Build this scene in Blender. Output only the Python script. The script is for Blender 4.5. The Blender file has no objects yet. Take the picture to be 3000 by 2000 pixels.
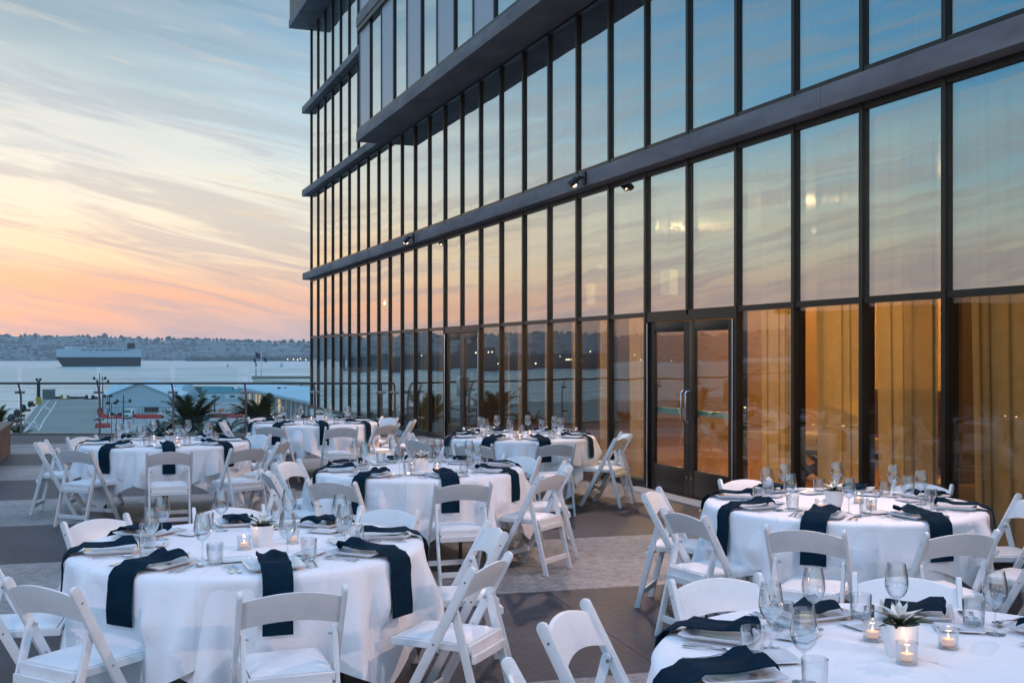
import bpy, bmesh, math, random
from mathutils import Vector, Matrix
random.seed(7)
R = math.radians
sin, cos, pi = math.sin, math.cos, math.pi
scene = bpy.context.scene
COL = scene.collection

# ------------------------------------------------------------------ camera
cam = bpy.data.cameras.new("camera")
cam.sensor_width = 36.0
cam.lens = 39.6
cam.shift_y = 0.01167
cam.clip_start = 0.05
cam.clip_end = 30000
cam_o = bpy.data.objects.new("camera", cam)
EYE = 1.76
cam_o.location = (0, 0, EYE)
cam_o.rotation_euler = (R(90), 0, 0)
COL.objects.link(cam_o)
scene.camera = cam_o

# ------------------------------------------------------------------ view / render
scene.view_settings.view_transform = 'Standard'
scene.view_settings.look = 'None'
scene.view_settings.exposure = 0.0
scene.view_settings.gamma = 1.0
scene.view_settings.use_curve_mapping = False
scene.render.engine = 'CYCLES'
cy = scene.cycles
cy.use_denoising = True
cy.max_bounces = 14
cy.diffuse_bounces = 3
cy.glossy_bounces = 5
cy.transmission_bounces = 8
cy.transparent_max_bounces = 24
cy.volume_bounces = 1
cy.caustics_reflective = False
cy.caustics_refractive = False
cy.sample_clamp_indirect = 4.0


def lin(r, g, b):
    def f(v):
        v /= 255.0
        return v / 12.92 if v <= 0.04045 else ((v + 0.055) / 1.055) ** 2.4
    return (f(r), f(g), f(b), 1.0)


# ------------------------------------------------------------------ world: dusk sky
world = bpy.data.worlds.new("World")
scene.world = world
world.use_nodes = True
wt = world.node_tree
wt.nodes.clear()


def N(nt, typ, **kw):
    n = nt.nodes.new(typ)
    for k, v in kw.items():
        setattr(n, k, v)
    return n


def M(nt, op, a, b=None, c=None, clamp=False):
    n = nt.nodes.new('ShaderNodeMath')
    n.operation = op
    n.use_clamp = clamp
    for i, v in enumerate((a, b, c)):
        if v is None:
            continue
        if isinstance(v, (int, float)):
            n.inputs[i].default_value = v
        else:
            nt.links.new(v, n.inputs[i])
    return n.outputs[0]


def mixc(nt, fac, a, b, mode='MIX'):
    n = nt.nodes.new('ShaderNodeMix')
    n.data_type = 'RGBA'
    n.blend_type = mode
    for i, v in ((0, fac), (6, a), (7, b)):
        if isinstance(v, (int, float)):
            n.inputs[i].default_value = v
        elif isinstance(v, tuple):
            n.inputs[i].default_value = v
        else:
            nt.links.new(v, n.inputs[i])
    return n.outputs[2]


def ramp(nt, fac, stops, interp='LINEAR'):
    n = nt.nodes.new('ShaderNodeValToRGB')
    cr = n.color_ramp
    cr.interpolation = interp
    while len(cr.elements) < len(stops):
        cr.elements.new(0.5)
    for e, (p, c) in zip(cr.elements, stops):
        e.position = p
        e.color = c
    nt.links.new(fac, n.inputs[0])
    return n.outputs[0]


def noise(nt, vec, scale, detail=4, rough=0.5, dist=0.0):
    n = nt.nodes.new('ShaderNodeTexNoise')
    n.inputs['Scale'].default_value = scale
    n.inputs['Detail'].default_value = detail
    n.inputs['Roughness'].default_value = rough
    n.inputs['Distortion'].default_value = dist
    if vec is not None:
        nt.links.new(vec, n.inputs['Vector'])
    return n.outputs['Fac']


tc = N(wt, 'ShaderNodeTexCoord')
sx = N(wt, 'ShaderNodeSeparateXYZ')
wt.links.new(tc.outputs['Generated'], sx.inputs[0])
X_, Y_, Z_ = sx.outputs
elev = M(wt, 'MULTIPLY', M(wt, 'ARCSINE', Z_), 180 / pi)
azim = M(wt, 'MULTIPLY', M(wt, 'ARCTAN2', X_, Y_), 180 / pi)
# elevation to 0..1 over 0..60 degrees, square-rooted so the low sky has room in the ramp
e01 = M(wt, 'SQRT', M(wt, 'DIVIDE', M(wt, 'MAXIMUM', elev, 0.0), 60.0, clamp=True))
E = lambda d: math.sqrt(d / 60.0)
# cloud warp: long thin streaks sinking to the right
comb = N(wt, 'ShaderNodeCombineXYZ')
wt.links.new(M(wt, 'MULTIPLY', azim, 0.055), comb.inputs[0])
wt.links.new(M(wt, 'ADD', M(wt, 'MULTIPLY', elev, 0.42), M(wt, 'MULTIPLY', azim, 0.055)), comb.inputs[1])
comb.inputs[2].default_value = 3.7
nA = noise(wt, comb.outputs[0], 0.8, 5, 0.52, 0.5)
comb2 = N(wt, 'ShaderNodeCombineXYZ')
wt.links.new(M(wt, 'MULTIPLY', azim, 0.10), comb2.inputs[0])
wt.links.new(M(wt, 'ADD', M(wt, 'MULTIPLY', elev, 1.1), M(wt, 'MULTIPLY', azim, 0.22)), comb2.inputs[1])
comb2.inputs[2].default_value = 9.1
nB = noise(wt, comb2.outputs[0], 0.9, 7, 0.6, 0.8)
# the ramp is read at an elevation nudged by the cloud field, so bands wander
e02 = M(wt, 'ADD', e01, M(wt, 'MULTIPLY', M(wt, 'SUBTRACT', nA, 0.5), 0.16), clamp=True)
warm = ramp(wt, e02, [
    (0.0, lin(200, 180, 176)), (E(1.0), lin(216, 180, 168)), (E(2.2), lin(238, 176, 144)), (E(3.4), lin(240, 190, 158)),
    (E(4.6), lin(246, 214, 178)), (E(6.5), lin(244, 230, 206)), (E(9.0), lin(230, 228, 218)),
    (E(11.5), lin(200, 211, 213)), (E(14), lin(162, 185, 195)), (E(17.5), lin(130, 158, 176)), (E(24), lin(122, 164, 200)),
    (E(34), (0.35, 0.60, 0.96, 1)), (E(52), (0.56, 0.86, 1.33, 1))])
cool = ramp(wt, e02, [
    (0.0, lin(186, 178, 182)), (E(1.2), lin(200, 184, 184)), (E(2.6), lin(218, 194, 182)), (E(4.2), lin(226, 212, 192)),
    (E(6.0), lin(212, 222, 208)), (E(8.5), lin(168, 210, 222)), (E(11.5), lin(132, 198, 230)),
    (E(15), lin(98, 178, 228)), (E(20), lin(88, 164, 224)), (E(28), lin(106, 174, 236)), (E(36), (0.35, 0.61, 1.0, 1)), (E(52), (0.56, 0.86, 1.33, 1))])
d_az = M(wt, 'DIVIDE', M(wt, 'ADD', azim, 25.0), 25.0)
w_az = M(wt, 'POWER', 2.718, M(wt, 'MULTIPLY', M(wt, 'MULTIPLY', d_az, d_az), -1.0))
base = mixc(wt, w_az, cool, warm)
# thin cloud veils: mauve-grey low down, pale higher up
c1 = ramp(wt, nB, [(0.43, (0, 0, 0, 1)), (0.62, (1, 1, 1, 1))], 'EASE')
low = ramp(wt, e01, [(0.0, lin(172, 160, 166)), (E(4), lin(178, 166, 170)), (E(7), lin(190, 186, 184)), (E(10), lin(176, 186, 194)), (E(20), lin(148, 172, 192)), (1.0, lin(150, 186, 226))])
veil = mixc(wt, M(wt, 'MULTIPLY', c1, ramp(wt, e01, [(0.0, (0.8, 0.8, 0.8, 1)), (E(6), (0.72, 0.72, 0.72, 1)), (E(14), (0.6, 0.6, 0.6, 1)), (E(30), (0.2, 0.2, 0.2, 1))])), base, low)
# a few brighter filaments lit from below
nC = noise(wt, comb2.outputs[0], 1.7, 5, 0.5, 0.3)
c2 = M(wt, 'MULTIPLY', ramp(wt, nC, [(0.56, (0, 0, 0, 1)), (0.72, (1, 1, 1, 1))], 'EASE'), M(wt, 'MULTIPLY', w_az, 0.28))
lit = ramp(wt, e01, [(0.0, lin(255, 170, 120)), (E(5), lin(255, 214, 150)), (E(12), lin(246, 226, 196)), (E(20), lin(170, 190, 205)), (1.0, lin(150, 186, 226))])
skyc = mixc(wt, c2, veil, lit)
nishita = N(wt, 'ShaderNodeTexSky', sky_type='NISHITA')
nishita.sun_disc = False
nishita.sun_elevation = R(1.5)
nishita.sun_rotation = R(-30)
tot = mixc(wt, 1.0, skyc, mixc(wt, 0.985, nishita.outputs[0], (0, 0, 0, 1)), 'ADD')
bg = N(wt, 'ShaderNodeBackground')
wt.links.new(tot, bg.inputs[0])
bg.inputs[1].default_value = 1.10
wo = N(wt, 'ShaderNodeOutputWorld')
wt.links.new(bg.outputs[0], wo.inputs[0])

SPOT_ENERGY = 470.0
ROOM_ENERGY = 150.0

# ------------------------------------------------------------------ helpers


class MB:
    """collects vertices and faces for one mesh"""

    def __init__(s):
        s.v = []
        s.f = []

    def add(s, vs, fs):
        o = len(s.v)
        s.v += [tuple(p) for p in vs]
        s.f += [tuple(i + o for i in f) for f in fs]
        return s

    def box(s, x0, x1, y0, y1, z0, z1):
        return s.add([(x0, y0, z0), (x1, y0, z0), (x1, y1, z0), (x0, y1, z0), (x0, y0, z1), (x1, y0, z1), (x1, y1, z1), (x0, y1, z1)],
                     [(0, 3, 2, 1), (4, 5, 6, 7), (0, 1, 5, 4), (1, 2, 6, 5), (2, 3, 7, 6), (3, 0, 4, 7)])

    def beam(s, p, q, w, h, up=(0, 0, 1)):
        p, q = Vector(p), Vector(q)
        d = (q - p).normalized()
        a = d.cross(Vector(up))
        if a.length < 1e-4:
            a = d.cross(Vector((1, 0, 0)))
        a.normalize()
        b = a.cross(d).normalized()
        a *= w / 2
        b *= h / 2
        return s.add([p - a - b, p + a - b, p + a + b, p - a + b, q - a - b, q + a - b, q + a + b, q - a + b],
                     [(0, 3, 2, 1), (4, 5, 6, 7), (0, 1, 5, 4), (1, 2, 6, 5), (2, 3, 7, 6), (3, 0, 4, 7)])

    def tube(s, pts, r, n=8, cap=True):
        pts = [Vector(p) for p in pts]
        rs = r if isinstance(r, (list, tuple)) else [r] * len(pts)
        rings = []
        prev = None
        for i, p in enumerate(pts):
            d = (pts[min(i + 1, len(pts) - 1)] - pts[max(i - 1, 0)]).normalized()
            if prev is None:
                a = d.orthogonal().normalized()
            else:
                a = (prev - d * prev.dot(d)).normalized()
            prev = a
            b = d.cross(a)
            rings.append([p + (a * cos(2 * pi * k / n) + b * sin(2 * pi * k / n)) * rs[i] for k in range(n)])
        o = len(s.v)
        for rg in rings:
            s.v += [tuple(p) for p in rg]
        for i in range(len(rings) - 1):
            for k in range(n):
                k2 = (k + 1) % n
                s.f.append((o + i * n + k, o + i * n + k2, o + (i + 1) * n + k2, o + (i + 1) * n + k))
        if cap:
            s.f.append(tuple(o + k for k in range(n))[::-1])
            s.f.append(tuple(o + (len(rings) - 1) * n + k for k in range(n)))
        return s

    def lathe(s, prof, n=24, c=(0, 0, 0)):
        o = len(s.v)
        for r, z in prof:
            for k in range(n):
                a = 2 * pi * k / n
                s.v.append((c[0] + r * cos(a), c[1] + r * sin(a), c[2] + z))
        for i in range(len(prof) - 1):
            for k in range(n):
                k2 = (k + 1) % n
                s.f.append((o + i * n + k, o + i * n + k2, o + (i + 1) * n + k2, o + (i + 1) * n + k))
        return s

    def prism(s, poly, x0, x1):
        """poly in (y, z), extruded along x"""
        n = len(poly)
        o = len(s.v)
        s.v += [(x0, y, z) for y, z in poly] + [(x1, y, z) for y, z in poly]
        s.f.append(tuple(o + i for i in range(n))[::-1])
        s.f.append(tuple(o + n + i for i in range(n)))
        for i in range(n):
            j = (i + 1) % n
            s.f.append((o + i, o + j, o + n + j, o + n + i))
        return s

    def poly_up(s, poly, z0, z1):
        """poly in (x, y), extruded along z"""
        n = len(poly)
        o = len(s.v)
        s.v += [(x, y, z0) for x, y in poly] + [(x, y, z1) for x, y in poly]
        s.f.append(tuple(o + i for i in range(n))[::-1])
        s.f.append(tuple(o + n + i for i in range(n)))
        for i in range(n):
            j = (i + 1) % n
            s.f.append((o + i, o + j, o + n + j, o + n + i))
        return s

    def grid(s, nu, nv, fn, wrap=False):
        o = len(s.v)
        for j in range(nv):
            for i in range(nu):
                s.v.append(tuple(fn(i, j)))
        for j in range(nv - 1):
            for i in range(nu if wrap else nu - 1):
                i2 = (i + 1) % nu
                s.f.append((o + j * nu + i, o + j * nu + i2, o + (j + 1) * nu + i2, o + (j + 1) * nu + i))
        return s

    def ellipsoid(s, c, rx, ry, rz, nu=8, nv=5, jit=0.0):
        prof = []
        o = len(s.v)
        for j in range(nv + 1):
            t = pi * j / nv
            for i in range(nu):
                a = 2 * pi * i / nu
                q = 1 + random.uniform(-jit, jit)
                s.v.append((c[0] + rx * q * sin(t) * cos(a), c[1] + ry * q * sin(t) * sin(a), c[2] + rz * q * cos(t)))
        for j in range(nv):
            for i in range(nu):
                i2 = (i + 1) % nu
                s.f.append((o + j * nu + i, o + (j + 1) * nu + i, o + (j + 1) * nu + i2, o + j * nu + i2))
        return s

    def mesh(s, name, mat, bevel=0.0, smooth=False, seg=2):
        me = bpy.data.meshes.new(name)
        me.from_pydata(s.v, [], s.f)
        me.materials.append(mat)
        bm = bmesh.new()
        bm.from_mesh(me)
        bmesh.ops.recalc_face_normals(bm, faces=bm.faces)
        if bevel:
            es = [e for e in bm.edges if len(e.link_faces) == 2 and e.calc_face_angle(0) > R(35)]
            bmesh.ops.bevel(bm, geom=es, offset=bevel, segments=seg, profile=0.6, affect='EDGES', clamp_overlap=True)
        bm.to_mesh(me)
        bm.free()
        if smooth or bevel:
            for p in me.polygons:
                p.use_smooth = True
            if hasattr(me, 'set_sharp_from_angle'):
                me.set_sharp_from_angle(angle=R(40))
        return me


def link(name, me, parent=None, loc=None, rz=None):
    o = bpy.data.objects.new(name, me)
    COL.objects.link(o)
    if parent is not None:
        o.parent = parent
    if loc is not None:
        o.location = loc
    if rz is not None:
        o.rotation_euler = (0, 0, rz)
    return o


def tag(o, label=None, cat=None, group=None, kind=None):
    if label:
        o['label'] = label
    if cat:
        o['category'] = cat
    if group:
        o['group'] = group
    if kind:
        o['kind'] = kind
    return o


def thing(name, label, cat, loc=(0, 0, 0), rz=0.0, group=None):
    o = link(name, None, None, loc, rz)
    o.empty_display_size = 0.1
    return tag(o, label, cat, group)


def copy_tree(o, parent=None):
    c = o.copy()
    COL.objects.link(c)
    if parent is not None:
        c.parent = parent
    for ch in list(o.children):
        copy_tree(ch, c)
    return c


def P(px, Y, z=None, py=None):
    """world point seen at photo column px (3000 wide) at distance Y"""
    x = (px - 1500) / 3300.0 * Y
    if z is None:
        z = EYE - (py - 1035) / 3300.0 * Y
    return Vector((x, Y, z))


# ------------------------------------------------------------------ materials
MATS = {}


def mat(name, col=(0.5, 0.5, 0.5), rough=0.5, metal=0.0, var=0.0, vscale=5.0, bump=0.0, bscale=50.0, spec=0.5, stretch=None,
        coat=0.0, sheen=0.0, emit=None, estr=0.0, col2=None, space='Object', transl=0.0):
    if name in MATS:
        return MATS[name]
    m = bpy.data.materials.new(name)
    m.use_nodes = True
    nt = m.node_tree
    b = nt.nodes['Principled BSDF']
    b.inputs['Base Color'].default_value = (*col[:3], 1)
    b.inputs['Roughness'].default_value = rough
    b.inputs['Metallic'].default_value = metal
    b.inputs['Specular IOR Level'].default_value = spec
    if coat:
        b.inputs['Coat Weight'].default_value = coat
    if sheen:
        b.inputs['Sheen Weight'].default_value = sheen
        b.inputs['Sheen Roughness'].default_value = 0.5
    if emit:
        b.inputs['Emission Color'].default_value = (*emit[:3], 1)
        b.inputs['Emission Strength'].default_value = estr
    vec = None
    if var or bump:
        t = N(nt, 'ShaderNodeTexCoord')
        vec = t.outputs[space]
        if space == 'World':
            pass
        if stretch:
            mp = N(nt, 'ShaderNodeMapping')
            mp.inputs['Scale'].default_value = stretch
            nt.links.new(vec, mp.inputs[0])
            vec = mp.outputs[0]
    if var or col2:
        n1 = noise(nt, vec, vscale, 5, 0.6)
        c_a = tuple(c * (1 - var) for c in col[:3]) + (1,)
        c_b = (*(col2 or tuple(min(1, c * (1 + var)) for c in col[:3]))[:3], 1)
        out = ramp(nt, n1, [(0.3, c_a), (0.7, c_b)])
        nt.links.new(out, b.inputs['Base Color'])
        rr = M(nt, 'ADD', M(nt, 'MULTIPLY', n1, 0.16), rough - 0.08, clamp=True)
        nt.links.new(rr, b.inputs['Roughness'])
    if bump:
        n2 = noise(nt, vec, bscale, 3, 0.6)
        bp = N(nt, 'ShaderNodeBump')
        bp.inputs['Strength'].default_value = bump
        bp.inputs['Distance'].default_value = 0.01
        nt.links.new(n2, bp.inputs['Height'])
        nt.links.new(bp.outputs[0], b.inputs['Normal'])
    MATS[name] = m
    return m


def glass_thin(name, tint, r0, r1, trans=(1, 1, 1), rough=0.0, wav=0.0, power=3.0, edge=0.0):
    """thin pane: mirror share rises from r0 face-on to r1 edge-on, the rest passes straight through"""
    m = bpy.data.materials.new(name)
    m.use_nodes = True
    nt = m.node_tree
    nt.nodes.clear()
    o = N(nt, 'ShaderNodeOutputMaterial')
    g = N(nt, 'ShaderNodeBsdfGlossy')
    g.inputs['Color'].default_value = (*tint, 1)
    g.inputs['Roughness'].default_value = rough
    t = N(nt, 'ShaderNodeBsdfTransparent')
    t.inputs['Color'].default_value = (*trans, 1)
    lw = N(nt, 'ShaderNodeLayerWeight')
    lw.inputs['Blend'].default_value = 0.5
    f = M(nt, 'POWER', lw.outputs['Facing'], power)
    if edge:
        tcx = ramp(nt, lw.outputs['Facing'], [(0.0, (*trans, 1)), (0.55, tuple(c * 0.94 for c in trans) + (1,)), (1.0, tuple(c * edge for c in trans) + (1,))])
        nt.links.new(tcx, t.inputs['Color'])
    f = M(nt, 'ADD', M(nt, 'MULTIPLY', f, r1 - r0), r0, clamp=True)
    mx = N(nt, 'ShaderNodeMixShader')
    nt.links.new(f, mx.inputs[0])
    nt.links.new(t.outputs[0], mx.inputs[1])
    nt.links.new(g.outputs[0], mx.inputs[2])
    nt.links.new(mx.outputs[0], o.inputs[0])
    if wav:
        tcn = N(nt, 'ShaderNodeTexCoord')
        mp = N(nt, 'ShaderNodeMapping')
        mp.inputs['Scale'].default_value = (1.0, 1.0, 0.55)
        nt.links.new(tcn.outputs['Object'], mp.inputs[0])
        oi = N(nt, 'ShaderNodeObjectInfo')
        mp.inputs['Location'].default_value = (0, 0, 0)
        cv = N(nt, 'ShaderNodeCombineXYZ')
        nt.links.new(M(nt, 'MULTIPLY', oi.outputs['Random'], 37.0), cv.inputs[1])
        va = N(nt, 'ShaderNodeVectorMath')
        nt.links.new(mp.outputs[0], va.inputs[0])
        nt.links.new(cv.outputs[0], va.inputs[1])
        n2 = noise(nt, va.outputs[0], 1.1, 1, 0.4)
        spx = N(nt, 'ShaderNodeSeparateXYZ')
        nt.links.new(tcn.outputs['Object'], spx.inputs[0])
        r2 = M(nt, 'FRACT', M(nt, 'MULTIPLY', oi.outputs['Random'], 17.3))
        tx_ = M(nt, 'MULTIPLY', M(nt, 'SUBTRACT', oi.outputs['Random'], 0.5), spx.outputs[0])
        tz_ = M(nt, 'MULTIPLY', M(nt, 'SUBTRACT', r2, 0.5), spx.outputs[2])
        n2 = M(nt, 'ADD', n2, M(nt, 'MULTIPLY', M(nt, 'ADD', tx_, tz_), 1.6))
        bp = N(nt, 'ShaderNodeBump')
        bp.inputs['Strength'].default_value = 1.0
        bp.inputs['Distance'].default_value = wav
        nt.links.new(n2, bp.inputs['Height'])
        nt.links.new(bp.outputs[0], g.inputs['Normal'])
    MATS[name] = m
    return m


m_resin = mat('white_resin', (0.80, 0.80, 0.81), 0.38, bump=0.04, bscale=180, var=0.03, vscale=4)
def vary(m, amt):
    nt = m.node_tree
    b = nt.nodes['Principled BSDF']
    oi = N(nt, 'ShaderNodeObjectInfo')
    geo = N(nt, 'ShaderNodeNewGeometry')
    nn = noise(nt, geo.outputs['Position'], 7.0, 4, 0.7)
    scuff = ramp(nt, nn, [(0.30, (0.92, 0.915, 0.90, 1)), (0.52, (1, 1, 1, 1))])
    c = mixc(nt, oi.outputs['Random'], (0.86, 0.86, 0.86, 1), (0.86 * (1 - amt), 0.86 * (1 - amt), 0.85 * (1 - amt), 1))
    nt.links.new(mixc(nt, 1.0, c, scuff, 'MULTIPLY'), b.inputs['Base Color'])


vary(m_resin, 0.10)
m_pad = mat('white_vinyl', (0.82, 0.82, 0.83), 0.42, bump=0.05, bscale=120)
m_steel = mat('brushed_steel', (0.62, 0.61, 0.60), 0.22, 1.0)
m_cutlery = mat('polished_steel', (0.74, 0.74, 0.75), 0.10, 1.0)
m_black = mat('black_metal', (0.015, 0.016, 0.018), 0.5, bump=0.05)
m_rail = mat('rail_steel', (0.34, 0.32, 0.30), 0.34, 1.0)
m_porc = mat('white_porcelain', (0.80, 0.80, 0.81), 0.12, coat=0.4)
m_china = m_porc
m_napkin = mat('dark_teal_linen', (0.003, 0.019, 0.036), 0.9, var=0.35, vscale=14, bump=0.35, bscale=300, spec=0.1)
m_mull = mat('bronze_anodised', (0.050, 0.043, 0.036), 0.36, 0.75, var=0.12, vscale=2)
m_fascia = mat('dark_concrete', (0.185, 0.172, 0.175), 0.72, var=0.32, vscale=1.6, bump=0.12, bscale=40, stretch=(0.6, 1, 2.2))
m_greypanel = mat('grey_panel', (0.42, 0.43, 0.47), 0.35, 0.2, var=0.03, vscale=1.0)
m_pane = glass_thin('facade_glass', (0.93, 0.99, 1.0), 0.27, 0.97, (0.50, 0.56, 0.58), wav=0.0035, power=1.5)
m_pane_low = glass_thin('clear_facade_glass', (0.90, 0.98, 1.0), 0.022, 0.95, (0.93, 0.92, 0.86), wav=0.0035, power=3.1)
m_rglass = glass_thin('railing_glass', (0.9, 1.0, 0.98), 0.03, 0.55, (0.95, 0.985, 0.97), power=3.5)
m_gbowl = glass_thin('clear_glass', (1, 1, 1), 0.10, 1.0, (0.97, 0.98, 0.985), power=2.2, edge=0.4)
m_flame = mat('flame', (1, 0.6, 0.2), 0.5, emit=(1.0, 0.50, 0.16), estr=8)
m_wax = mat('wax', (0.85, 0.62, 0.45), 0.5, emit=(1.0, 0.42, 0.16), estr=0.3)  # emission stands in for the flame's glow through the wax
m_leaf = mat('dark_leaf', (0.018, 0.045, 0.014), 0.5, var=0.35, vscale=20)
m_petal = mat('white_petal', (0.80, 0.80, 0.74), 0.5)


def real_glass(name):
    m = bpy.data.materials.new(name)
    m.use_nodes = True
    nt = m.node_tree
    b = nt.nodes['Principled BSDF']
    b.inputs['Base Color'].default_value = (0.97, 0.985, 0.99, 1)
    b.inputs['Transmission Weight'].default_value = 1.0
    b.inputs['Roughness'].default_value = 0.0
    b.inputs['IOR'].default_value = 1.46
    MATS[name] = m
    return m


m_solidglass = glass_thin('solid_glass', (1, 1, 1), 0.10, 0.95, (0.93, 0.95, 0.96), power=1.8, edge=0.35)


def cloth_mat():
    m = bpy.data.materials.new('white_linen')
    m.use_nodes = True
    nt = m.node_tree
    b = nt.nodes['Principled BSDF']
    b.inputs['Base Color'].default_value = (0.87, 0.87, 0.885, 1)
    b.inputs['Roughness'].default_value = 0.8
    b.inputs['Sheen Weight'].default_value = 0.15
    t = N(nt, 'ShaderNodeTexCoord')
    n1 = noise(nt, t.outputs['Object'], 5.0, 4, 0.55, 0.6)
    n2 = noise(nt, t.outputs['Object'], 420.0, 2, 0.5)
    sp = N(nt, 'ShaderNodeSeparateXYZ')
    nt.links.new(t.outputs['Object'], sp.inputs[0])
    cr = None
    for ax, off_ in ((0, 0.02), (0, 0.58), (0, -0.54), (1, -0.01), (1, 0.57), (1, -0.55)):
        q_ = M(nt, 'ADD', M(nt, 'ADD', sp.outputs[ax], off_), M(nt, 'MULTIPLY', n1, 0.012))
        q_ = M(nt, 'POWER', 2.718, M(nt, 'MULTIPLY', M(nt, 'MULTIPLY', q_, q_), -22000.0))
        cr = q_ if cr is None else M(nt, 'ADD', cr, q_)
    n3 = noise(nt, t.outputs['Object'], 16.0, 3, 0.6, 1.5)
    h = M(nt, 'ADD', M(nt, 'ADD', M(nt, 'MULTIPLY', n1, 1.6), M(nt, 'MULTIPLY', n3, 0.22)), M(nt, 'ADD', M(nt, 'MULTIPLY', n2, 0.06), M(nt, 'MULTIPLY', cr, 0.45)))
    bp = N(nt, 'ShaderNodeBump')
    bp.inputs['Strength'].default_value = 0.5
    bp.inputs['Distance'].default_value = 0.012
    nt.links.new(h, bp.inputs['Height'])
    nt.links.new(bp.outputs[0], b.inputs['Normal'])
    return m


m_cloth = cloth_mat()


def paving_mat(name, ca, cb, speck):
    m = bpy.data.materials.new(name)
    m.use_nodes = True
    nt = m.node_tree
    b = nt.nodes['Principled BSDF']
    t = N(nt, 'ShaderNodeTexCoord')
    geo = N(nt, 'ShaderNodeNewGeometry')
    n1 = noise(nt, geo.outputs['Position'], 0.7, 5, 0.6)
    mp = N(nt, 'ShaderNodeMapping')
    mp.inputs['Scale'].default_value = (1.0, 1.0, 1)
    nt.links.new(geo.outputs['Position'], mp.inputs[0])
    n2 = noise(nt, mp.outputs[0], 11, 8, 0.85)
    n3 = noise(nt, geo.outputs['Position'], 34, 5, 0.85)
    c = ramp(nt, n1, [(0.3, ca), (0.7, cb)])
    c = mixc(nt, M(nt, 'MULTIPLY', ramp(nt, n2, [(0.44, (0, 0, 0, 1)), (0.56, (1, 1, 1, 1))]), 0.62), c, speck)
    n4 = noise(nt, geo.outputs['Position'], 0.35, 4, 0.65, 1.2)
    c = mixc(nt, ramp(nt, n4, [(0.38, (0, 0, 0, 1)), (0.62, (0.55, 0.55, 0.55, 1))]), c, tuple(v * 0.45 for v in ca[:3]) + (1,))
    c = mixc(nt, M(nt, 'MULTIPLY', ramp(nt, n3, [(0.5, (0, 0, 0, 1)), (0.62, (1, 1, 1, 1))]), 0.5), c, speck)
    nt.links.new(c, b.inputs['Base Color'])
    b.inputs['Specular IOR Level'].default_value = 0.32
    r = M(nt, 'ADD', M(nt, 'MULTIPLY', n2, 0.5), 0.26, clamp=True)
    nt.links.new(r, b.inputs['Roughness'])
    bp = N(nt, 'ShaderNodeBump')
    bp.inputs['Strength'].default_value = 0.8
    bp.inputs['Distance'].default_value = 0.010
    nt.links.new(M(nt, 'ADD', n2, M(nt, 'MULTIPLY', n3, 0.6)), bp.inputs['Height'])
    nt.links.new(bp.outputs[0], b.inputs['Normal'])
    return m


m_pave_d = paving_mat('dark_paving', (0.009, 0.009, 0.011, 1), (0.018, 0.018, 0.022, 1), (0.10, 0.105, 0.135, 1))
m_pave_l = paving_mat('light_paving', (0.15, 0.145, 0.147, 1), (0.22, 0.212, 0.212, 1), (0.50, 0.49, 0.49, 1))
m_conc = mat('concrete', (0.30, 0.29, 0.28), 0.75, var=0.18, vscale=3, bump=0.15, bscale=60)
m_deckc = mat('pier_asphalt', (0.235, 0.235, 0.215), 0.85, var=0.16, vscale=0.05, bump=0.1, bscale=3)
m_white = mat('white_paint', (0.72, 0.72, 0.72), 0.6, var=0.06, vscale=0.4)

# =================================================================== FAR WORLD
SEA = -17.2
DECK = -13.2


def deckP(px, py, zz=DECK):
    Y = (EYE - zz) * 3300.0 / (py - 1035)
    return P(px, Y, zz)


def water_mat():
    m = bpy.data.materials.new('bay_water')
    m.use_nodes = True
    nt = m.node_tree
    b = nt.nodes['Principled BSDF']
    b.inputs['Base Color'].default_value = (0.34, 0.48, 0.50, 1)
    b.inputs['Roughness'].default_value = 0.28
    b.inputs['IOR'].default_value = 1.333
    b.inputs['Specular IOR Level'].default_value = 0.85
    geo = N(nt, 'ShaderNodeNewGeometry')
    mp = N(nt, 'ShaderNodeMapping')
    mp.inputs['Scale'].default_value = (1.0, 0.45, 1.0)
    nt.links.new(geo.outputs['Position'], mp.inputs[0])
    n1 = noise(nt, mp.outputs[0], 0.22, 6, 0.65, 0.6)
    n2 = noise(nt, mp.outputs[0], 0.018, 3, 0.5, 0.4)
    mp2 = N(nt, 'ShaderNodeMapping')
    mp2.inputs['Scale'].default_value = (0.22, 1.0, 1.0)
    mp2.inputs['Rotation'].default_value = (0, 0, 0.12)
    nt.links.new(geo.outputs['Position'], mp2.inputs[0])
    n3 = noise(nt, mp2.outputs[0], 0.045, 6, 0.75, 0.3)
    cw = ramp(nt, n3, [(0.40, (0.15, 0.27, 0.30, 1)), (0.60, (0.56, 0.66, 0.67, 1))])  # sky brightness on the waves put into the colour as pale streaks
    nt.links.new(cw, b.inputs['Base Color'])
    h = M(nt, 'ADD', n1, M(nt, 'ADD', M(nt, 'MULTIPLY', n2, 1.5), M(nt, 'MULTIPLY', n3, 5.0)))
    bp = N(nt, 'ShaderNodeBump')
    bp.inputs['Strength'].default_value = 0.7
    bp.inputs['Distance'].default_value = 1.5
    nt.links.new(h, bp.inputs['Height'])
    nt.links.new(bp.outputs[0], b.inputs['Normal'])
    return m


m_water = water_mat()
water = link('water', MB().grid(2, 2, lambda i, j: ((-9000, 4000)[i], (-600, 9000)[j], SEA)).mesh('water', m_water))
tag(water, kind='structure')


def hnoise(x, y, s):
    from mathutils import noise as mn
    return mn.fractal(Vector((x * s, y * s, 1.3)), 0.9, 2.1, 5)


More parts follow.
